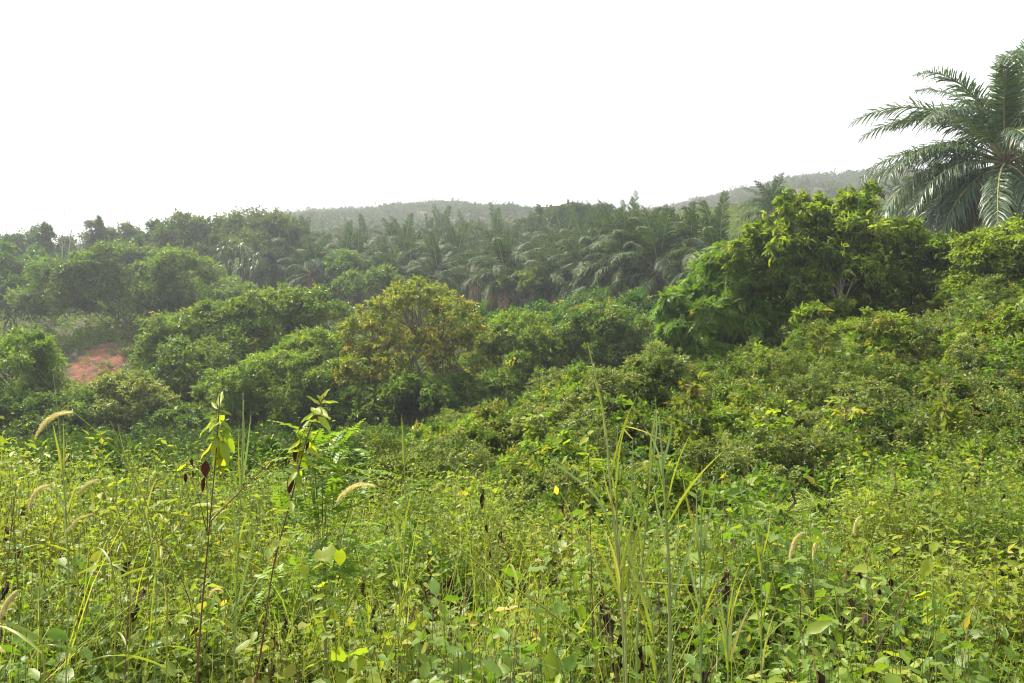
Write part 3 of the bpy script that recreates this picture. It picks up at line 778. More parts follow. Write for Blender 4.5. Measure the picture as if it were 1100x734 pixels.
# scrub tangle on the bank
g = Geo(); x, y = scatter(rng, 36000, 7.5, 27, .78, 1, 1.1); m = (x > np.interp(y, [7.5, 10, 14, 20, 27], [1, -1.6, -3.2, -3.6, 1])); x, y = x[m], y[m]
bare = fbm(x / 1.3, y / 1.3, 77) < .34; x, y = x[~bare], y[~bare]
hh = (.03 + .35 * fbm(x / 1.1, y / 1.1, 43)) * rng.uniform(.3, 1.0, len(x))
dry = .03 + .5 * sst(.55, .72, fbm(x / 2.6, y / 2.6, 91)); 
carpet(g, rng, x, y, hh, 'fine', .19, dry)
xm, ym = scatter(rng, 760, 9.3, 27, .78, 1, 1.0); m = (xm > np.interp(ym, [8, 10, 14, 20, 27], [3.2, 0, -3.0, -3.6, 1])) & (fbm(xm / 1.3, ym / 1.3, 77) > .37); xm, ym = xm[m], ym[m]
rm = rng.uniform(.22, .8, len(xm)) * np.interp(ym, [9, 14, 26], [.65, 1, 1.1]); sp = fbm(xm / 2.2, ym / 2.2, 207) + rng.normal(0, .1, len(xm))
LOB = [((a_, b_, float(hgt(a_, b_)) + .4 * r_), (r_, r_, r_ * rng.uniform(.7, 1.5))) for a_, b_, r_ in zip(xm, ym, rm)]
gA, gB, gC = Geo(), Geo(), Geo()
for k, (c_, r_) in enumerate(LOB):
    q = sp[k]
    if q < .44: crown(g, rng, [(c_, r_)], 'fine', .2, twigs=15, size=.12, old=.05, cover=1.0)
    elif q < .54: crown(gA, rng, [(c_, r_)], 'fine', .22, twigs=14, size=.14, old=.05, cover=.9)
    elif q < .64: crown(gB, rng, [(c_, r_)], 'broad', .24, twigs=14, size=.17, old=.07, cover=1.0)
    else: crown(g, rng, [(c_, r_)], 'broad', .24, twigs=13, size=.17, old=.18, cover=.9)
stuff('grey_scrub', gA, 'silver', 'greyish small-leaved scrub in patches on the right bank', 'scrub')
stuff('leafy_scrub', gB, 'treelight', 'fresh green broad-leaved scrub in patches on the right bank', 'scrub')
stuff('scrub', g, 'scrub', 'tangle of low scrub and creepers covering the right bank', 'scrub')
# bright climbers and seedlings between the scrub
g = Geo(); x, y = scatter(rng, 26000, 8.5, 26, .78, 1, 1.0); m = (x > np.interp(y, [8, 10, 14, 20, 26], [1, -1.0, -3.0, -3.6, 1])) & (fbm(x / 1.0, y / 1.0, 123) > .55); x, y = x[m], y[m]
carpet(g, rng, x, y, (.15 + .9 * fbm(x / 1.0, y / 1.0, 43) ** 1.5) * rng.uniform(.5, 1.1, len(x)), 'heart', .15, .06, 1.0)
stuff('climbers', g, 'treelight', 'light green climbers spread in patches over the scrub of the bank', 'climbers')
# grass on the bank
g = Geo()


def blades(g, rng, x, y, z, h, w, nb, lean=.5, old=.1, segs=4, spread=.03):
    n = len(x) * nb; x = np.repeat(x, nb) + rng.normal(0, spread, n); y = np.repeat(y, nb) + rng.normal(0, spread, n); z = np.repeat(z, nb)
    h = np.repeat(h, nb) * rng.uniform(.55, 1.1, n); a = rng.uniform(0, 2 * np.pi, n); le = lean * rng.uniform(.2, 1.5, n)
    o = np.stack([np.cos(a), np.sin(a), 0 * a], 1); b = a + np.pi / 2 + rng.normal(0, .5, n); wv = np.stack([np.cos(b), np.sin(b), 0 * b], 1) * (w * rng.uniform(.6, 1.3, n))[:, None]
    V = []
    for s in range(segs + 1):
        q = s / segs; p = np.stack([x, y, z], 1) + o * (le * h * q ** 1.8)[:, None] + np.array([0, 0, 1.0]) * (h * (q - .45 * le * q ** 3))[:, None]
        if s < segs: V += [p - wv * (1 - q ** 1.5), p + wv * (1 - q ** 1.5)]
        else: V += [p]
    k = 2 * segs + 1; V = np.stack(V, 1)
    f = []
    for s in range(segs - 1): f += [[2 * s, 2 * s + 1, 2 * s + 3], [2 * s, 2 * s + 3, 2 * s + 2]]
    f += [[2 * segs - 2, 2 * segs - 1, 2 * segs]]
    ff = (np.array(f)[None] + (np.arange(n) * k)[:, None, None]).reshape(-1, 3)
    t = np.stack([rng.uniform(0, 1, n), np.where(rng.uniform(0, 1, n) < old, rng.uniform(.4, 1, n), 0)], 1)
    g.add(V.reshape(-1, 3), ff, np.repeat(t[:, None, :], k, 1).reshape(-1, 2))


for (px, py, d, s, n) in [(790, 432, 18, .7, 150), (960, 385, 20, .8, 90), (1000, 395, 19.5, .8, 60), (820, 440, 17, .8, 150), (470, 505, 14, .8, 120), (1060, 400, 18.5, .7, 40), (700, 500, 12, .8, 90)]:
    c = P(px, py, d); x = c[0] + rng.normal(0, s, n); y = d + rng.normal(0, s * .6, n)
    blades(g, rng, x, y, hgt(x, y), rng.uniform(.4, .8, n), .009, 7, .6, .12)
stuff('bank_grass', g, 'bankgrass', 'tufts of long grass between the shrubs of the bank', 'grass')
g = Geo(); n = 110; x = -28.6 + rng.normal(0, 2.6, n); y = rng.uniform(49, 61, n); blades(g, rng, x, y, hgt(x, y), rng.uniform(.3, .7, n), .022, 9, .6, .06, 4, .14)
stuff('slope_grass', g, 'bankgrass', 'thin yellowish grass creeping over the red soil', 'grass')
# undergrowth on the slope below the grove
g = Geo(); n = 4600; x, y = scatter(rng, n, 33, 118, .78, 2, 1.3)
clear = (((x + 28.4) / 3.1) ** 2 + ((y - 54) / 4.6) ** 2 < 1) | ((np.abs(x + 27) < 3.5) & (y > 42) & (y < 52))
low = clear & (rng.uniform(0, 1, n) < .5); x, y = x[~low], y[~low]; r = np.where(clear[~low], .35, rng.uniform(.6, 1.5, len(x)) * np.interp(y, [33, 60, 118], [.75, 1, 1.35]))
k = 30; dd = nrm(rng.normal(0, 1, (len(x), k, 3)) + np.array([0, 0, .5])); dd[..., 2] = np.abs(dd[..., 2])
pos = np.stack([x, y, hgt(x, y)], 1)[:, None, :] + dd * r[:, None, None] * rng.uniform(.6, 1.05, (len(x), k, 1))
sc = (np.interp(y, [33, 118], [.34, .75])[:, None] * rng.uniform(.7, 1.3, (len(x), k)) * np.where(r[:, None] < .5, .6, 1))
tt = np.stack([np.clip(rng.uniform(.1, .9, (len(x), 1)) + rng.uniform(-.2, .2, (len(x), k)), 0, 1), np.where(rng.uniform(0, 1, (len(x), k)) < .05 + .2 * (r[:, None] < .5), .7, 0)], -1)
stamp_twigs(g, rng, 'broad', pos.reshape(-1, 3), (dd + rng.normal(0, .4, dd.shape)).reshape(-1, 3), (dd + np.array([0, 0, .8])).reshape(-1, 3), sc.ravel(), tt.reshape(-1, 2))
stuff('undergrowth', g, 'scrub', 'bushy undergrowth covering the slope between trees and palms', 'undergrowth')
# woods of the far hills
g = Geo(); n = 7500; y = 118 + (326 - 118) * rng.uniform(0, 1, n) ** .75; x = rng.uniform(-1, 1, n) * y * .8
px = x / y * F + 550; ok = px > 230; x, y = x[ok], y[ok]
r = rng.uniform(.7, 2.4, len(x)) * np.where(rng.uniform(0, 1, len(x)) < .06, 1.7, 1); k = 14
dd = nrm(rng.normal(0, 1, (len(x), k, 3)) + np.array([0, 0, .6])); dd[..., 2] = np.abs(dd[..., 2])
pos = np.stack([x, y, hgt(x, y)], 1)[:, None, :] + dd * r[:, None, None] * np.array([1, 1, .85]) * rng.uniform(.6, 1.05, (len(x), k, 1))
sc = np.interp(y, [118, 320], [.8, 1.25])[:, None] * rng.uniform(.7, 1.3, (len(x), k))
pv = fbm(x / 30, y / 30, 55)
tt = np.stack([np.clip(rng.uniform(.1, .9, (len(x), 1)) + rng.uniform(-.2, .2, (len(x), k)), 0, 1), np.where(rng.uniform(0, 1, (len(x), k)) < np.clip(sst(.4, .65, pv) * .6 + .5 * sst(680, 800, px[ok]), 0, .9)[:, None], .9, 0)], -1)
stamp_twigs(g, rng, 'few', pos.reshape(-1, 3), (dd + rng.normal(0, .4, dd.shape)).reshape(-1, 3), (dd + np.array([0, 0, .8])).reshape(-1, 3), sc.ravel(), tt.reshape(-1, 2))
stuff('hillside_woods', g, 'hillscrub', 'scrubby woods over the far hazy hills', 'woods')

# ------------------------------------------------------------------ foreground weeds
YL_PX = [-300, 0, 330, 500, 640, 720, 800, 880, 1100, 1400]; YL = [11, 10.5, 10, 9.4, 7.6, 6.2, 6.2, 9.0, 9.6, 10]
LEAF_N = leaf10(.5, .06, .28); LEAF_H = leaf10(.82, .05, .22, .35); LEAF_F = leaf4(.52, .08, .16)


def herbs(g, gs, rng, x, y, h, L, slots, tpl, tint, old=.03, wide=1.0, stems=True):
    n = len(x); z0 = hgt(x, y); az = rng.uniform(0, 6.28, n); lean = rng.uniform(0, .3, n); la = rng.uniform(0, 6.28, n)
    lx, ly = np.cos(la) * lean * h, np.sin(la) * lean * h
    if stems:
        q = np.array([0, .5, .97]); pts = np.stack([x[:, None] + lx[:, None] * q ** 2, y[:, None] + ly[:, None] * q ** 2, z0[:, None] + h[:, None] * q], -1)
        a = np.array([0, 2.09, 4.19]); ring = np.stack([np.cos(a), np.sin(a), 0 * a], 1) * .0016
        V = (pts[:, :, None, :] + ring[None, None] * np.array([1.3, 1, .6])[None, :, None, None]).reshape(n * 9, 3); f = []
        for s in range(2):
            for i in range(3):
                j = (i + 1) % 3; f += [[s * 3 + i, s * 3 + j, s * 3 + 3 + j], [s * 3 + i, s * 3 + 3 + j, s * 3 + 3 + i]]
        ff = (np.array(f)[None] + (np.arange(n) * 9)[:, None, None]).reshape(-1, 3)
        gs.add(V, ff, np.repeat(np.stack([rng.uniform(0, 1, n), rng.uniform(0, 1, n) ** 3], 1)[:, None, :], 9, 1).reshape(-1, 2))
    k = np.arange(slots); t = .12 + .88 * (k // 2 * 2 + .5) / slots
    t = np.clip(t[None] + rng.uniform(-.04, .04, (n, slots)), 0, 1.02)
    A = az[:, None] + (k // 2 * 1.57 + (k % 2) * np.pi)[None] + rng.normal(0, .3, (n, slots))
    el = rng.normal(0.0, .45, (n, slots)) + .5 * (t > .9)
    off = rng.uniform(0, .06, (n, slots)) * (1.3 - t)
    o = np.stack([np.cos(A), np.sin(A), 0 * A], -1)
    pos = np.stack([x[:, None] + lx[:, None] * t ** 2, y[:, None] + ly[:, None] * t ** 2, z0[:, None] + h[:, None] * t], -1) + o * off[..., None]
    d = o * np.cos(el)[..., None] + np.array([0, 0, 1.0]) * np.sin(el)[..., None]
    nn = np.array([0, 0, 1.0]) + o * (.35 * rng.normal(0, 1, (n, slots)))[..., None] + rng.normal(0, .42, (n, slots, 3))
    sc = (L[:, None] * (1.15 - .55 * t ** 3) * rng.uniform(.35, 1.3, (n, slots)))
    tt = np.clip(tint[:, None] + rng.uniform(-.25, .25, (n, slots)), 0, 1)
    oo = np.where(rng.uniform(0, 1, (n, slots)) < np.broadcast_to(np.asarray(old).reshape(-1, 1), (n, 1)), rng.uniform(.3, 1, (n, slots)), 0)
    inst(g, tpl, pos.reshape(-1, 3), d.reshape(-1, 3), nn.reshape(-1, 3), sc.ravel(), np.stack([tt.ravel(), oo.ravel()], 1), wide * rng.uniform(.7, 1.2, n * slots))


def field_pts(rng, n, y0, y1, side=.78):
    x, y = scatter(rng, n, y0, y1, side, .9, 1.0)
    px = x / y * F + 550
    ok = y < np.interp(px, YL_PX, YL) + rng.normal(0, .5, n); x, y, px = x[ok], y[ok], px[ok]
    return x, y, px


rng = np.random.default_rng(900)
g, gs = Geo(), Geo()


def wh(x, y):     # weed height
    return np.minimum(.28 + 1.05 * sst(.22, .78, fbm(x / 1.15, y / 1.15, 63)), .3 + .28 * np.maximum(y, 1))


x, y, px = field_pts(rng, 8600, 1.5, 4.6)
hole = fbm(x / .55, y / .55, 71) < .43; x, y = x[~hole], y[~hole]; k = np.clip((fbm(x / .6, y / .6, 19) - .5) * 2.2 + .5 + rng.normal(0, .16, len(x)), 0, 1)
h = wh(x, y) * rng.uniform(.5, 1.08, len(x)) * np.where(rng.uniform(0, 1, len(x)) < .1, 1.25, 1); tint = np.clip(1.15 * sst(.3, .7, fbm(x / 1.0, y / 1.0, 81)) - .08 + rng.uniform(-.2, .2, len(x)), 0, 1)
a = k < .56; b = k > .84; c = ~(a | b)
herbs(g, gs, rng, x[a], y[a], h[a], rng.uniform(.05, .096, a.sum()), 16, LEAF_N, tint[a], .04)
herbs(g, gs, rng, x[b], y[b], h[b] * .9, rng.uniform(.055, .095, b.sum()), 12, LEAF_H, tint[b], .06)
herbs(g, gs, rng, x[c], y[c], h[c], rng.uniform(.03, .045, c.sum()), 28, LEAF_F, tint[c], .05)
x, y, px = field_pts(rng, 27000, 4.3, 11.5)
hole = fbm(x / .7, y / .7, 71) < .41; x, y, px = x[~hole], y[~hole], px[~hole]
h = wh(x, y) * rng.uniform(.5, 1.05, len(x)) * np.where(rng.uniform(0, 1, len(x)) < .1, 1.3, 1); tint = np.clip(1.15 * sst(.3, .7, fbm(x / 1.0, y / 1.0, 81)) - .08 + rng.uniform(-.2, .2, len(x)), 0, 1)
k = fbm(x / .8, y / .8, 19) + rng.normal(0, .12, len(x)); a = k < .52
herbs(g, gs, rng, x[a], y[a], h[a], rng.uniform(.06, .12, a.sum()), 16, LEAF_F, tint[a], .05)
herbs(g, gs, rng, x[~a], y[~a], h[~a], rng.uniform(.035, .06, (~a).sum()), 22, LEAF_F, tint[~a], .05)
# low leaves under the tops
x, y, px = field_pts(rng, 26000, 1.4, 11.5); n = len(x)
pos = np.stack([x, y, hgt(x, y) + wh(x, y) * rng.uniform(.02, .55, n)], 1)
inst(g, LEAF_F, pos, nrm(rng.normal(0, 1, (n, 3)) * np.array([1, 1, .4])), np.array([0, 0, 1.0]) + rng.normal(0, .4, (n, 3)), rng.uniform(.04, .09, n), np.stack([rng.uniform(0, .6, n), np.where(rng.uniform(0, 1, n) < .12, .8, 0)], 1))
stuff('weeds', g, 'herb', 'yellow-green leafy weeds filling the foreground', 'weeds')
stuff('weed_stems', gs, 'weedstem', 'thin stems of the foreground weeds', 'weed stems')
# grasses in the weeds
g = Geo()
x, y, px = field_pts(rng, 4200, 1.7, 11.0); w = np.interp(px, [0, 330, 420, 600, 640, 760, 800, 1100], [1, .85, .2, .25, .4, .35, .12, .1]) * np.interp(y, [1.7, 3, 4.5], [.25, .5, 1]); ok = rng.uniform(0, 1, len(x)) < w; x, y = x[ok], y[ok]
blades(g, rng, x, y, hgt(x, y), np.minimum(.3 + .75 * wh(x, y), 1.1) * rng.uniform(.8, 1.5, len(x)), .0034, 7, .5, .14, 5)
stuff('grass', g, 'grass', 'thin yellow-green grass standing among the weeds, thickest on the left', 'grass')
# dark withered leaves and dry stems
g, gd = Geo(), Geo(); x, y, px = field_pts(rng, 1000, 1.8, 7.5); cl = fbm(x / .6, y / .6, 97) > .5; x, y = x[cl][:210], y[cl][:210]
for a_, b_ in zip(x, y):
    top = wh(a_, b_) * rng.uniform(.75, 1.12); z0 = gz(a_, b_); le = rng.normal(0, .12, 2); q = np.linspace(0, 1, 6)[:, None]
    st = np.array([a_, b_, z0]) + np.concatenate([le * q ** 1.5, top * q], 1); tube(gd, st, np.linspace(.003, .0015, 6), 4, (rng.uniform(0, 1), rng.uniform(.5, 1)))
    n = rng.integers(3, 9); u = rng.uniform(.5, 1, n); pos = np.stack([np.interp(u, q[:, 0], st[:, i]) for i in range(3)], 1)
    inst(g, leaf10(.45, .2, .5), pos, nrm(rng.normal(0, .3, (n, 3)) + np.array([0, 0, -1.0])), rng.normal(0, 1, (n, 3)) + np.array([0, -.6, 0]), rng.uniform(.03, .085, n), np.stack([rng.uniform(0, 1, n), np.where(rng.uniform(0, 1, n) < .15, .7, 0)], 1), rng.uniform(.5, 1.1, n))
stuff('withered_leaves', g, 'dead', 'dark brown withered leaves hanging in the weeds', 'withered leaves')
x, y, px = field_pts(rng, 320, 2.0, 7.0)
for a_, b_ in zip(x, y):
    L = rng.uniform(.4, 1.1); z0 = gz(a_, b_); h = min(wh(a_, b_) * rng.uniform(.6, 1.2), .3 + .27 * b_); le = rng.normal(0, .35, 2); q = np.linspace(0, 1, 6)[:, None]
    tube(gd, np.array([a_, b_, z0]) + np.concatenate([le * q ** 1.7, h * (q - .25 * q ** 3)], 1), np.linspace(.0026, .001, 6), 4, (rng.uniform(0, 1), rng.uniform(0, 1)))
stuff('dry_stems', gd, 'straw', 'dry brown stems tangled among the weeds', 'dry stems')

# ------------------------------------------------------------------ single plants in the foreground
def smooth_px(pts, d, n=14):
    """a smooth 3D curve through photo points (px, py[, ddepth])"""
    Q = np.array([P(p[0], p[1], d + (p[2] if len(p) > 2 else 0)) for p in pts])
    if len(Q) == 2: return curve(Q[0], Q[1], 0, n)
    t = np.r_[0, np.cumsum(np.linalg.norm(np.diff(Q, axis=0), axis=1))]; t /= t[-1]
    u = np.linspace(0, 1, n); L = np.stack([np.interp(u, t, Q[:, i]) for i in range(3)], 1)
    for _ in range(3): L[1:-1] = (L[:-2] + 2 * L[1:-1] + L[2:]) / 4
    return L


def to_ground(pts):
    """continue a stem down to the soil below its last point"""
    e = pts[-1]; z = gz(e[0], e[1]) - .02
    if e[2] - z < .03: return pts
    d = pts[-1] - pts[-3]; d[2] = 0; k = 5; t = np.linspace(0, 1, k + 1)[1:, None]
    return np.concatenate([pts, e + np.array([0, 0, z - e[2]]) * t + d * .6 * t * (2 - t)])


def ribbon(g, pts, w, t=(.5, 0), side=None, vfold=.25):
    pts = np.asarray(pts, float); n = len(pts); d = nrm(np.gradient(pts, axis=0))
    s = np.array([1.0, .25, 0]) if side is None else np.asarray(side, float)
    sv = nrm(s - d * (d @ s)[:, None]); uv = np.cross(sv, d); q = np.linspace(0, 1, n); ww = (w * np.minimum(1, .45 + 3 * q) * (1 - q ** 2.2))[:, None]
    V = np.stack([pts - sv * ww + uv * ww * vfold, pts, pts + sv * ww + uv * ww * vfold], 1).reshape(-1, 3); f = []
    for k in range(n - 1):
        a = 3 * k; f += [[a, a + 1, a + 4], [a, a + 4, a + 3], [a + 1, a + 2, a + 5], [a + 1, a + 5, a + 4]]
    g.add(V, f, t)


def plume_mesh(seed, pts, r):
    rng = np.random.default_rng(seed); g = Geo(); n = len(pts); q = np.linspace(0, 1, n)
    tube(g, pts, r * .26 * np.sin(np.pi * np.clip(q * .92 + .06, 0, 1)) ** .6, 7, (.2, .1))
    d = nrm(np.gradient(pts, axis=0)); N = 1500; u = rng.uniform(0, 1, N)
    c = np.stack([np.interp(u, q, pts[:, i]) for i in range(3)], 1); dd = nrm(np.stack([np.interp(u, q, d[:, i]) for i in range(3)], 1))
    o = rng.normal(0, 1, (N, 3)); o = nrm(o - dd * (o * dd).sum(1, keepdims=True)); prof = np.sin(np.pi * np.clip(u * .9 + .08, 0, 1)) ** .5
    tip = c + (o * .75 + dd * .85) * (r * prof * rng.uniform(.9, 2.0, N))[:, None]; b = c + o * (r * .3 * prof)[:, None]; w = np.cross(o, dd) * (r * .05)
    V = np.stack([b - w, b + w, tip], 1).reshape(-1, 3); g.add(V, np.arange(N * 3).reshape(-1, 3), np.repeat(np.stack([rng.uniform(0, 1, N), 0 * u], 1), 3, 0))
    return g


def foxtail(label, d, plume, stem, seed, r=.0085, sr=1.0, leaves=()):
    rng = np.random.default_rng(seed); pp = smooth_px(plume, d, 16); st = to_ground(smooth_px([plume[0]] + list(stem), d, 18))
    b = st[-1].copy(); t = thing('foxtail_plant', label, 'grass plant', b, 'foxtail grasses in the foreground')
    g = Geo(); tube(g, st - b, np.linspace(.0012, .0026, len(st)) * sr, 5, (.7, .1)); link('stalk', g.mesh('stalk', M['grass']), t)
    link('plume', plume_mesh(seed, pp - b, r).mesh('plume', M['plume']), t)
    g = Geo()
    for k in range(3):
        i = int(len(st) * (.5 + .15 * k)) ; s = st[i]; a = rng.uniform(0, 6.28); o = np.array([math.cos(a), math.sin(a) * .6, .55])
        L = rng.uniform(.18, .34); q = np.linspace(0, 1, 8)[:, None]; g = Geo(); ribbon(g, s - b + o * L * q - np.array([0, 0, .55]) * L * q ** 2.4, .0042, (rng.uniform(.2, .8), 0)); link('blade', g.mesh('blade', M['grass']), t)


foxtail('tall foxtail grass with an arching golden plume over the dark creepers', 2.5, [(79, 443), (68, 443), (55, 448), (46, 457), (39, 468)], [(97, 457), (120, 477), (140, 500, .05), (165, 560, .1), (180, 640, .1)], 601, .0095)
foxtail('foxtail grass whose golden plume bends left on a long pale slanting stalk', 2.4, [(403, 522), (390, 520), (378, 523), (368, 531), (362, 539)], [(430, 540), (475, 575), (530, 618), (590, 655), (640, 700)], 602, .0085, 1.6)
foxtail('foxtail grass with a short upright golden plume, left one of the close pair', 3.4, [(867, 572), (859, 574), (853, 583), (848, 602)], [(874, 585), (880, 640), (882, 690)], 603, .011)
foxtail('foxtail grass with a thin golden plume, right one of the close pair', 3.6, [(887, 572), (881, 575), (876, 584), (873, 600)], [(894, 590), (899, 650), (900, 690)], 604, .009)
foxtail('small foxtail grass standing alone right of the close pair', 4.4, [(926, 554), (922, 557), (919, 564), (917, 573)], [(932, 575), (936, 620)], 605, .011)
foxtail('foxtail grass with a pale plume drooping towards the dark creepers', 3.0, [(108, 516), (100, 517), (92, 522), (85, 530)], [(125, 540), (135, 580), (140, 640)], 606, .009)
foxtail('foxtail grass with a limp pale plume near the left edge', 3.0, [(54, 521), (44, 523), (36, 532), (31, 546)], [(70, 540), (80, 590), (84, 640)], 607, .009)
foxtail('foxtail grass cut by the left edge low in the picture', 2.1, [(20, 634), (12, 642), (5, 653), (0, 664)], [(34, 640), (44, 680), (48, 720)], 608, .009)
foxtail('foxtail grass with a tiny curled plume beside the brown stem', 2.7, [(240, 637), (235, 632), (229, 634), (225, 642)], [(242, 650), (243, 690)], 609, .007)
foxtail('foxtail grass with a straw plume left of the brown stem, low in the weeds', 2.6, [(100, 552), (86, 556), (70, 572)], [(115, 575), (125, 640)], 610, .006)


def reed(label, d, culms, blades_, seed, group='tall reed grasses in the foreground', mat='reed'):
    b = to_ground(smooth_px(culms[0][0], d, 16))[-1].copy()
    t = thing('reed_plant', label, 'grass plant', b, group); rng = np.random.default_rng(seed)
    for (pts, r) in culms:
        q = to_ground(smooth_px(pts, d, 18)); g = Geo(); tube(g, q - b, np.linspace(r * .35, r, len(q)), 6, (rng.uniform(.3, .9), rng.uniform(0, .25))); link('culm', g.mesh('culm', M[mat]), t)
        for k in range(3):
            i = int(rng.integers(5, len(q) - 5)); s0 = q[i]; L = rng.uniform(.14, .3); a = rng.uniform(-.2, .2); dy = rng.uniform(-.25, .25); u = np.linspace(0, 1, 9)[:, None]
            g = Geo(); ribbon(g, s0 - b + np.array([math.sin(a), dy, math.cos(a)]) * L * u + np.array([np.sign(a) * .14, 0, -.05]) * L * u ** 2.5, rng.uniform(.0026, .0042), (rng.uniform(.3, .9), .5 * (rng.uniform() < .15)), [1, rng.uniform(-.5, .5), 0]); link('blade', g.mesh('blade', M['grass']), t)
    for bl in blades_:
        pts, w = bl[:2]; old = bl[2] if len(bl) > 2 else 0
        g = Geo(); ribbon(g, smooth_px(pts, d, 12) - b, w, (rng.uniform(.2, .9), old), [1, rng.uniform(-.6, .6), 0]); link('blade', g.mesh('blade', M['grass' if rng.uniform() < .5 or old else mat]), t)


reed('tall reed with a long thin tip reaching above the bank shrubs', 2.4, [([(632, 372), (640, 410), (650, 440), (655, 520), (665, 610), (672, 690)], .0045)],
     [([(655, 560), (640, 530), (600, 500), (575, 480)], .004), ([(660, 600), (672, 540), (690, 500)], .004), ([(666, 640), (640, 580), (612, 555)], .0045), ([(650, 470), (648, 440), (636, 400)], .003),
      ([(664, 620), (680, 560, .05), (684, 530, .1)], .0045, .2), ([(670, 680), (690, 620), (700, 580)], .004)], 701)
reed('reed with a yellowish dry stalk and a bent brown tip', 2.5, [([(664, 456), (662, 480), (662, 560), (668, 640), (670, 700)], .004), ([(680, 470), (678, 560), (672, 690)], .0025)],
     [([(680, 472), (664, 456), (690, 462), (722, 478)], .0025, .8), ([(664, 560), (650, 520), (648, 500)], .0035, .4), ([(668, 640), (690, 560), (700, 540)], .004), ([(668, 650), (660, 600), (652, 575)], .004, .5)], 702)
reed('straight green reed stalk left of the thick pale reed', 2.4, [([(704, 440), (703, 470), (697, 530), (690, 600), (684, 690)], .0038)],
     [([(700, 500), (706, 460), (704, 425)], .0035), ([(695, 560), (680, 520), (676, 500)], .0035), ([(690, 610), (712, 560), (716, 530)], .0038), ([(688, 640), (676, 590), (670, 560)], .004)], 703)
reed('thick pale bluish reed stalk with a long blade rising to the right', 2.3, [([(708, 450), (711, 480), (714, 540), (719, 600), (720, 735)], .0062)],
     [([(719, 560), (735, 530), (760, 500), (782, 480)], .0045), ([(714, 520), (706, 480), (690, 455)], .0035), ([(712, 500), (720, 470), (722, 450)], .0035), ([(718, 590), (704, 540), (702, 515)], .0045),
      ([(720, 650), (740, 590), (748, 560)], .0045), ([(720, 630), (730, 560), (728, 540)], .004)], 704)
reed('upright green reed with several blades right of the thick pale reed', 2.7, [([(754, 500), (753, 560), (752, 620), (753, 735)], .0042)],
     [([(752, 600), (742, 555), (734, 520), (732, 500)], .0045, .15), ([(752, 590), (764, 550), (770, 515)], .005), ([(752, 610), (748, 560), (748, 525)], .005), ([(753, 640), (770, 570), (778, 545)], .005), ([(752, 660), (738, 590), (730, 560)], .004)], 705)
reed('single pale reed stalk standing in the low weeds right of the other reeds', 2.4, [([(820, 570), (818, 620), (818, 735)], .0032)],
     [([(818, 600), (826, 570), (828, 548)], .0035), ([(818, 620), (812, 580), (810, 556)], .0035), ([(818, 690), (838, 670), (858, 660)], .003)], 706)
reed('slim reed with a tight tuft of blades between the two tall leafy plants', 2.8, [([(262, 430), (261, 470), (259, 530), (255, 600), (252, 690)], .0035)],
     [([(260, 510), (262, 470), (261, 420)], .0058), ([(260, 520), (266, 480), (270, 440)], .004), ([(259, 530), (256, 490), (257, 455)], .0035), ([(257, 600), (250, 540), (246, 510)], .004), ([(255, 650), (270, 590), (276, 560)], .004)], 707)
reed('thin lone reed stalk in the weeds right of the fern-like shrub', 3.0, [([(432, 452), (434, 480), (436, 560), (430, 620), (428, 690)], .003)],
     [([(434, 500), (433, 470), (431, 445)], .0048), ([(436, 540), (444, 510), (447, 490)], .003), ([(434, 600), (424, 560), (420, 540)], .0035)], 708)
reed('reed with upright green blades under the tallest golden plume', 3.0, [([(57, 402), (62, 440), (66, 490), (72, 560), (74, 640)], .003)],
     [([(68, 510), (62, 480), (56, 452)], .0048), ([(68, 515), (69, 480), (68, 450)], .0045), ([(70, 520), (76, 500), (76, 478)], .004), ([(72, 560), (60, 520), (54, 500)], .004), ([(73, 600), (84, 540), (88, 510)], .005), ([(74, 610), (70, 560), (72, 520)], .005)], 709)
reed('leaning reed with a straw-coloured top over the creepers', 3.2, [([(118, 452), (128, 472), (142, 510), (158, 560), (168, 620)], .003)],
     [([(142, 510), (132, 480), (126, 455)], .003, .4), ([(150, 540), (146, 505), (136, 470)], .0035), ([(156, 560), (140, 535), (128, 528)], .0038)], 710)
reed('reed lying across the weeds with one pale level blade', 2.3, [([(690, 610), (700, 660), (706, 735)], .003)],
     [([(678, 624), (700, 625), (730, 628), (762, 629)], .0042, .35), ([(700, 660), (680, 610), (670, 570)], .004), ([(703, 690), (690, 640), (672, 600)], .005)], 711)
reed('low grass with broad yellow-tipped blades near the bottom right', 2.3, [([(782, 640), (781, 680), (782, 735)], .003)],
     [([(781, 700), (776, 660), (773, 630)], .0045), ([(782, 710), (786, 660), (790, 630)], .0045), ([(784, 710), (796, 670), (812, 642)], .004, .7)], 712)


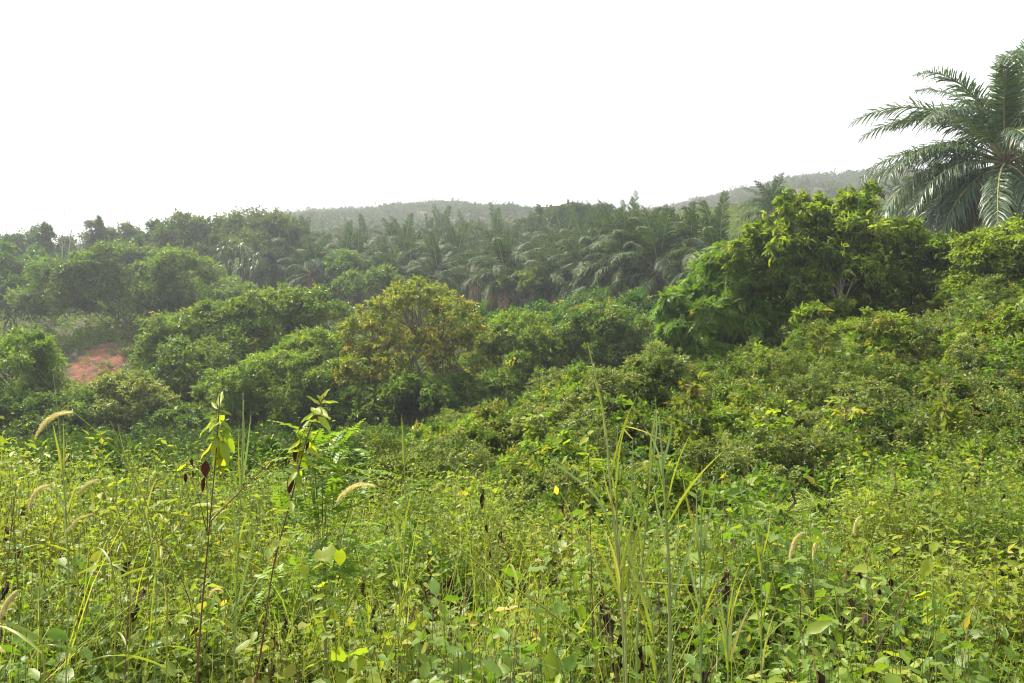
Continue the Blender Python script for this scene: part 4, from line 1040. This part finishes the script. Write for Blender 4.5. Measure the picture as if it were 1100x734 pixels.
def leafy(label, name, cat, d, stems, leaves, seed, mat='herb', stem='redstem', dead=(), tpl=None, extra=14):
    """a plant given stem by stem and leaf by leaf: (px, py, px_tip, py_tip, width ratio, tint, old)"""
    rng = np.random.default_rng(seed); q0 = to_ground(smooth_px(stems[0][0], d, 18)); b = q0[-1].copy()
    t = thing(name, label, cat, b)
    for k, (pts, r) in enumerate(stems):
        q = q0 if k == 0 else smooth_px(pts, d, 14); g = Geo(); tube(g, q - b, np.linspace(r * .45, r, len(q)), 6); link('stem', g.mesh('stem', M[stem]), t)
    g = Geo(); tp = tpl or LEAF_N
    for lf in leaves:
        dz = rng.uniform(-.05, .05) + (lf[7] if len(lf) > 7 else 0)
        p0 = P(lf[0], lf[1], d); p1 = P(lf[2], lf[3], d + dz); dd = p1 - p0; L = np.linalg.norm(dd)
        nn = np.array([rng.normal(0, .3), -.65 + rng.normal(0, .25), .75]); tpv = leaf10(lf[4] * .85, rng.uniform(.05, .11), rng.uniform(.1, .3))
        inst(g, tpv if tpl is None else tpl, (p0 - b)[None], dd[None], nn[None], [L], np.array([[lf[5], lf[6]]]))
    if extra:
        q = smooth_px(stems[0][0], d, 30)[2:16]
        for k in range(extra):
            p = q[int(rng.integers(1, len(q)))] - b; a = rng.uniform(0, 6.28); dd = np.array([[math.cos(a), math.sin(a), rng.uniform(-.5, .5)]])
            inst(g, leaf10(.38, .1, .35), p[None], dd, np.array([[0, -.2, 1.0]]), [rng.uniform(.03, .075)], np.array([[rng.uniform(.3, 1), 0.25 * (rng.uniform() < .2)]]))
    link('leaves', g.mesh('leaves', M[mat]), t)
    for lf in dead:
        g = Geo(); p0 = P(lf[0], lf[1], d); p1 = P(lf[2], lf[3], d); dd = p1 - p0
        inst(g, leaf10(lf[4], .2, .3), (p0 - b)[None], dd[None], np.array([[.2, -1, .1]]), [np.linalg.norm(dd)], np.array([[.5, .2]]))
        o = link('withered_leaf', g.mesh('withered_leaf', M['deadred']), t); o['label'] = 'dark red withered leaf hanging from the stem'


leafy('tall red-stemmed plant with a drooping whorl of yellow-green leaves and a dark dead leaf', 'leafy_plant', 'plant', 2.5,
      [([(236, 425), (234, 470), (229, 520), (223, 590), (217, 650), (212, 720)], .0034), ([(222, 510), (223, 560), (222, 580)], .002), ([(200, 500), (212, 530), (222, 570)], .0016)],
      [(234, 450, 208, 466, .3, .7, 0), (235, 448, 218, 448, .34, .6, 0), (236, 446, 238, 452, .6, .9, .1), (236, 452, 250, 462, .34, .5, 0), (234, 458, 218, 478, .36, .5, 0), (236, 460, 240, 484, .55, .95, .3), (238, 460, 254, 488, .36, .4, 0),
       (233, 474, 212, 492, .42, .9, .5), (236, 478, 234, 504, .6, .6, .15), (238, 474, 246, 498, .4, .5, 0), (236, 480, 240, 512, .42, .9, .6), (234, 440, 226, 430, .3, .8, 0), (236, 438, 238, 418, .34, .9, 0), (237, 442, 250, 446, .3, .7, 0), (234, 470, 226, 488, .45, .7, .2),
       (200, 500, 190, 505, .4, .9, .4), (201, 498, 204, 490, .4, .7, .1), (235, 470, 222, 470, .4, .4, 0), (238, 466, 252, 470, .4, .6, 0)],
      620, 'plant', 'redstem', [(222, 495, 220, 514, .5), (220, 512, 217, 530, .25), (200, 508, 199, 520, .35)])
leafy('taller leafy plant leaning right with bright leaves up to its tip', 'leafy_plant', 'plant', 2.4,
      [([(348, 425), (338, 446), (328, 470), (318, 520), (306, 560), (292, 610), (284, 680), (274, 735)], .0034), ([(322, 462), (300, 486), (262, 524), (226, 560)], .002), ([(330, 455), (322, 475), (316, 500)], .0018)],
      [(344, 432, 352, 416, .4, .9, .05), (345, 434, 364, 430, .42, .8, 0), (344, 436, 330, 424, .45, .9, 0), (341, 448, 357, 462, .5, .8, 0), (342, 445, 320, 452, .38, .5, 0), (340, 446, 334, 436, .4, .9, 0), (346, 430, 340, 424, .45, .9, 0),
       (332, 460, 326, 466, .6, .7, 0), (330, 462, 316, 462, .4, .9, 0), (330, 466, 340, 462, .5, .9, .2), (330, 470, 338, 470, .4, .7, 0), (328, 474, 306, 482, .36, .8, .3), (330, 474, 342, 490, .34, .7, .1), (326, 480, 312, 500, .4, .9, .6), (330, 482, 344, 490, .34, .8, .2),
       (324, 484, 328, 506, .55, .4, 0), (320, 500, 312, 496, .5, .9, .8), (334, 452, 324, 460, .5, .6, 0), (338, 440, 352, 446, .5, .8, 0), (322, 504, 320, 530, .5, .3, 0), (352, 470, 360, 480, .3, .6, 0)],
      621, 'plant', 'redstem', [(314, 508, 310, 532, .32), (318, 480, 316, 498, .25), (332, 474, 328, 486, .25)])
leafy('plant with yellow heart-shaped leaves above the weeds at the bottom', 'leafy_plant', 'plant', 2.4,
      [([(348, 585), (352, 620), (360, 670), (362, 735)], .002), ([(340, 595), (346, 630), (356, 660)], .0014)],
      [(345, 592, 339, 603, .8, .6, .1), (352, 588, 354, 602, .75, .5, 0), (364, 592, 366, 606, .75, .7, 0), (328, 608, 326, 620, .8, .8, .05), (358, 655, 358, 668, .9, 1, .05), (362, 698, 366, 716, .75, .6, 0), (385, 706, 384, 722, .75, .6, 0), (410, 708, 412, 724, .75, .5, 0), (390, 702, 378, 696, .6, .3, 0), (344, 676, 332, 690, .6, .4, 0)],
      622, 'plant', 'greenstem', (), LEAF_H)
leafy('dark-stemmed plant with bright leaf pairs left of the tall reeds', 'leafy_plant', 'plant', 3.2,
      [([(633, 466), (632, 500), (634, 560), (636, 640)], .0026), ([(604, 470), (612, 500), (630, 540)], .0016)],
      [(632, 470, 622, 478, .5, .9, .1), (633, 468, 636, 460, .5, 1, .3), (632, 478, 640, 484, .5, .9, .2), (632, 490, 626, 494, .5, .8, 0), (604, 472, 594, 476, .5, .7, 0), (606, 478, 614, 470, .5, .7, 0), (610, 490, 602, 498, .5, .9, 0), (614, 500, 622, 504, .5, .9, .1), (632, 510, 620, 516, .4, .8, 0), (634, 516, 646, 522, .4, .8, 0)],
      623, 'plant', 'redstem')
leafy('plant with large pale green heart leaves at the right edge', 'leafy_plant', 'plant', 2.7,
      [([(1000, 590), (1003, 640), (1006, 735)], .0026)],
      [(998, 602, 992, 620, .6, .7, 0), (1004, 598, 1012, 614, .6, .6, 0), (998, 612, 986, 616, .5, .9, 0), (1004, 612, 1016, 614, .5, .9, 0), (1000, 594, 1006, 580, .5, .6, 0), (1002, 630, 1018, 640, .55, .5, 0), (1000, 636, 980, 640, .5, .8, 0), (1004, 660, 986, 668, .5, .8, 0), (1004, 656, 1022, 660, .5, .6, 0)],
      624, 'plant', 'greenstem')


def fern_shrub(label, px, py, d, n, size, seed, spread=26, mat='fern'):
    rng = np.random.default_rng(seed); c = P(px, py, d); z0 = gz(c[0], d); t = thing('fern_like_shrub', label, 'shrub', (c[0], d, z0)); h = c[2] - z0; g, gt = Geo(), Geo()
    tube(gt, curve((0, 0, 0), (0, 0, h * .7), 0, 5, rng, .02), np.linspace(.012, .006, 5), 6)
    for k in range(n):
        a = k * 2.4; el = rng.uniform(-.1, 1.1); hh = h * rng.uniform(.55, .99); p = np.array([rng.normal(0, spread / F * d * .35), rng.normal(0, spread / F * d * .35), hh])
        o = np.array([[math.cos(a) * math.cos(el), math.sin(a) * math.cos(el), math.sin(el)]])
        if k % 5 == 0: tube(gt, curve((p[0] * .5, p[1] * .5, p[2] * .8), p, .01, 4), np.linspace(.003, .0015, 4), 4)
        inst(g, spray(rng, 11, .3, .13, .26), p[None], o, np.array([[0, 0, 1.0]]) + o * .1, [size * rng.uniform(.7, 1.2)], np.array([[rng.uniform(.2, .9), 0]]))
    link('stem', gt.mesh('stem', M['greenstem']), t); link('foliage', g.mesh('foliage', M[mat]), t)


fern_shrub('bright fern-like shrub right behind the taller leafy plant', 350, 470, 3.7, 120, .19, 630, 62)
for k, (lab, px, py, d) in enumerate([('fan of feathery light green leaves at the foot of the bank', 838, 520, 7.6), ('clump of feathery bright leaves below the low wide bush', 960, 492, 8.4), ('small feathery clump right of the dark hollow', 880, 520, 8.4)]):
    rng = np.random.default_rng(640 + k); c = P(px, py, d); z0 = gz(c[0], d); t = thing('young_palm', lab, 'plant', (c[0], d, z0)); h = max(c[2] - z0, .35)
    gr, gl = Geo(), Geo()
    for j in range(13):
        a_, b_ = frond(rng, .42, 30, rng.uniform(.8, 1.5), .15, 4, .5, rng.uniform(.8, 1.4), .006)
        a = j * 2.4; Mz = np.array(Matrix.Rotation(a, 3, 'Z'))
        for src, dst in ((a_, gr), (b_, gl)):
            V, f, T = src.arrays(); dst.add(V * (.28 if src is a_ else 1) * 0 + (V @ Mz.T) + np.array([0, 0, h * .5]), f, T)
    tube(gr, [(0, 0, 0), (0, 0, h * .25), (0, 0, h * .5)], [.03, .03, .025], 6)
    link('stem', gr.mesh('stem', M['greenstem']), t); link('fronds', gl.mesh('fronds', M['fern']), t)

# brown dry brush low at the right edge
rng = np.random.default_rng(650); g = Geo(); c = P(1085, 665, 2.7)
for k in range(170):
    p = np.array([c[0] + rng.normal(0, .16), 2.75 + rng.normal(0, .15), 0]); p[2] = gz(p[0], p[1]) + rng.uniform(.1, .55)
    d = np.array([rng.normal(.4, .7), rng.normal(0, .5), rng.normal(-.3, .35)]); q = np.linspace(0, 1, 7)[:, None]
    tube(g, p + d * .22 * q + np.array([0, 0, -.1]) * q * q, np.linspace(.0016, .0006, 7), 3, (rng.uniform(0, 1), rng.uniform(.3, 1)))
stuff('dry_brush', g, 'straw', 'brown dry brush lying in the weeds at the lower right edge', 'dry brush')
for k, (lab, d, pts, r) in enumerate([('dark twig slanting through the weeds at lower right', 2.6, [(978, 630), (965, 660), (945, 690), (930, 735)], .003),
                                      ('bare pale dry stalk with a kink at the right edge', 2.6, [(1062, 612), (1055, 635), (1042, 660), (1030, 735)], .0022),
                                      ('thin dark twig lying level under the close pair of plumes', 2.8, [(945, 642), (915, 641), (880, 641), (860, 646)], .0018),
                                      ('thin dark stem crossing the weeds left of the brown stem', 2.6, [(160, 560), (185, 600), (205, 645), (212, 700)], .002),
                                      ('bare red stem between the left foxtails and the brown stem', 2.5, [(137, 625), (139, 650), (136, 690), (134, 735)], .0018)]):
    q = to_ground(smooth_px(pts, d, 16)); b = q[-1].copy(); g = Geo(); rng = np.random.default_rng(660 + k); tube(g, q - b, np.linspace(r * .5, r, len(q)), 5)
    for j in range(3):
        s = q[3 + 3 * j] - b; tube(g, curve(s, s + np.array([rng.uniform(-.1, .1), rng.uniform(-.05, .05), rng.uniform(.02, .1)]), 0, 4), np.linspace(r * .4, r * .15, 4), 4)
    o = link('twig', g.mesh('twig', M['straw' if 'pale' in lab else 'redstem'])); o.location = b; tag(o, lab, 'twig')

# ------------------------------------------------------------------ haze, light, camera
def build_haze():
    x0, x1, y0, y1, z0, z1 = -1200, 1200, -60, 950, -140, 125
    V = [(x, y, z) for x in (x0, x1) for y in (y0, y1) for z in (z0, z1)]
    me = bpy.data.meshes.new('haze'); me.from_pydata(V, [], [(0, 1, 3, 2), (4, 6, 7, 5), (0, 4, 5, 1), (2, 3, 7, 6), (0, 2, 6, 4), (1, 5, 7, 3)])
    m, nt, N, L = new_mat('haze'); out = N.new('ShaderNodeOutputMaterial'); pv = N.new('ShaderNodeVolumePrincipled')
    pv.inputs['Color'].default_value = (.80, .88, 1, 1); pv.inputs['Density'].default_value = HAZE; pv.inputs['Anisotropy'].default_value = .55
    L.new(pv.outputs[0], out.inputs['Volume']); me.materials.append(m)
    o = link('haze', me); o['kind'] = 'stuff'; o['label'] = 'thin bluish haze in the air'; o['category'] = 'haze'


HAZE = .0011
build_haze()

W = bpy.data.worlds.new('World'); S.world = W; W.use_nodes = True
nt = W.node_tree; nt.nodes.clear(); N, L = nt.nodes, nt.links
wo = N.new('ShaderNodeOutputWorld'); bg = N.new('ShaderNodeBackground'); sk = N.new('ShaderNodeTexSky')
sk.sky_type = 'NISHITA'; sk.sun_disc = False; sk.sun_elevation = SUN_EL; sk.sun_rotation = SUN_AZ; sk.dust_density = 5; sk.air_density = 1.2
mx = N.new('ShaderNodeMix'); mx.data_type = 'RGBA'; mx.inputs[0].default_value = .72      # thin bright white overcast
mx.inputs[7].default_value = (8.6, 8.5, 8.2, 1); L.new(sk.outputs[0], mx.inputs[6]); L.new(mx.outputs[2], bg.inputs[0])
bg.inputs[1].default_value = .1; L.new(bg.outputs[0], wo.inputs[0])

sd = bpy.data.lights.new('sun', 'SUN'); sd.energy = 5.0; sd.angle = R(1.5); sd.color = (1, .91, .74)
so = bpy.data.objects.new('sun', sd); COL.objects.link(so)
dv = Vector((math.sin(SUN_AZ) * math.cos(SUN_EL), math.cos(SUN_AZ) * math.cos(SUN_EL), math.sin(SUN_EL)))
so.rotation_euler = dv.to_track_quat('Z', 'Y').to_euler()

cd = bpy.data.cameras.new('camera'); co = bpy.data.objects.new('camera', cd); COL.objects.link(co)
co.location = (0, 0, CAM_Z); co.rotation_euler = (R(90) + PITCH, 0, 0)
cd.sensor_width = 36; cd.lens = 36 * F / 1100; cd.clip_end = 3000; cd.clip_start = .05
S.camera = co
S.view_settings.view_transform = 'Standard'; S.view_settings.look = 'None'; S.view_settings.exposure = 1.27; S.view_settings.gamma = 1
c = S.cycles; c.max_bounces = 6; c.diffuse_bounces = 4; c.glossy_bounces = 2; c.transmission_bounces = 4; c.transparent_max_bounces = 4; c.volume_bounces = 0
c.use_adaptive_sampling = False; c.filter_width = 1.1; c.use_denoising = True; c.denoising_prefilter = "ACCURATE"
c.caustics_reflective = c.caustics_refractive = False
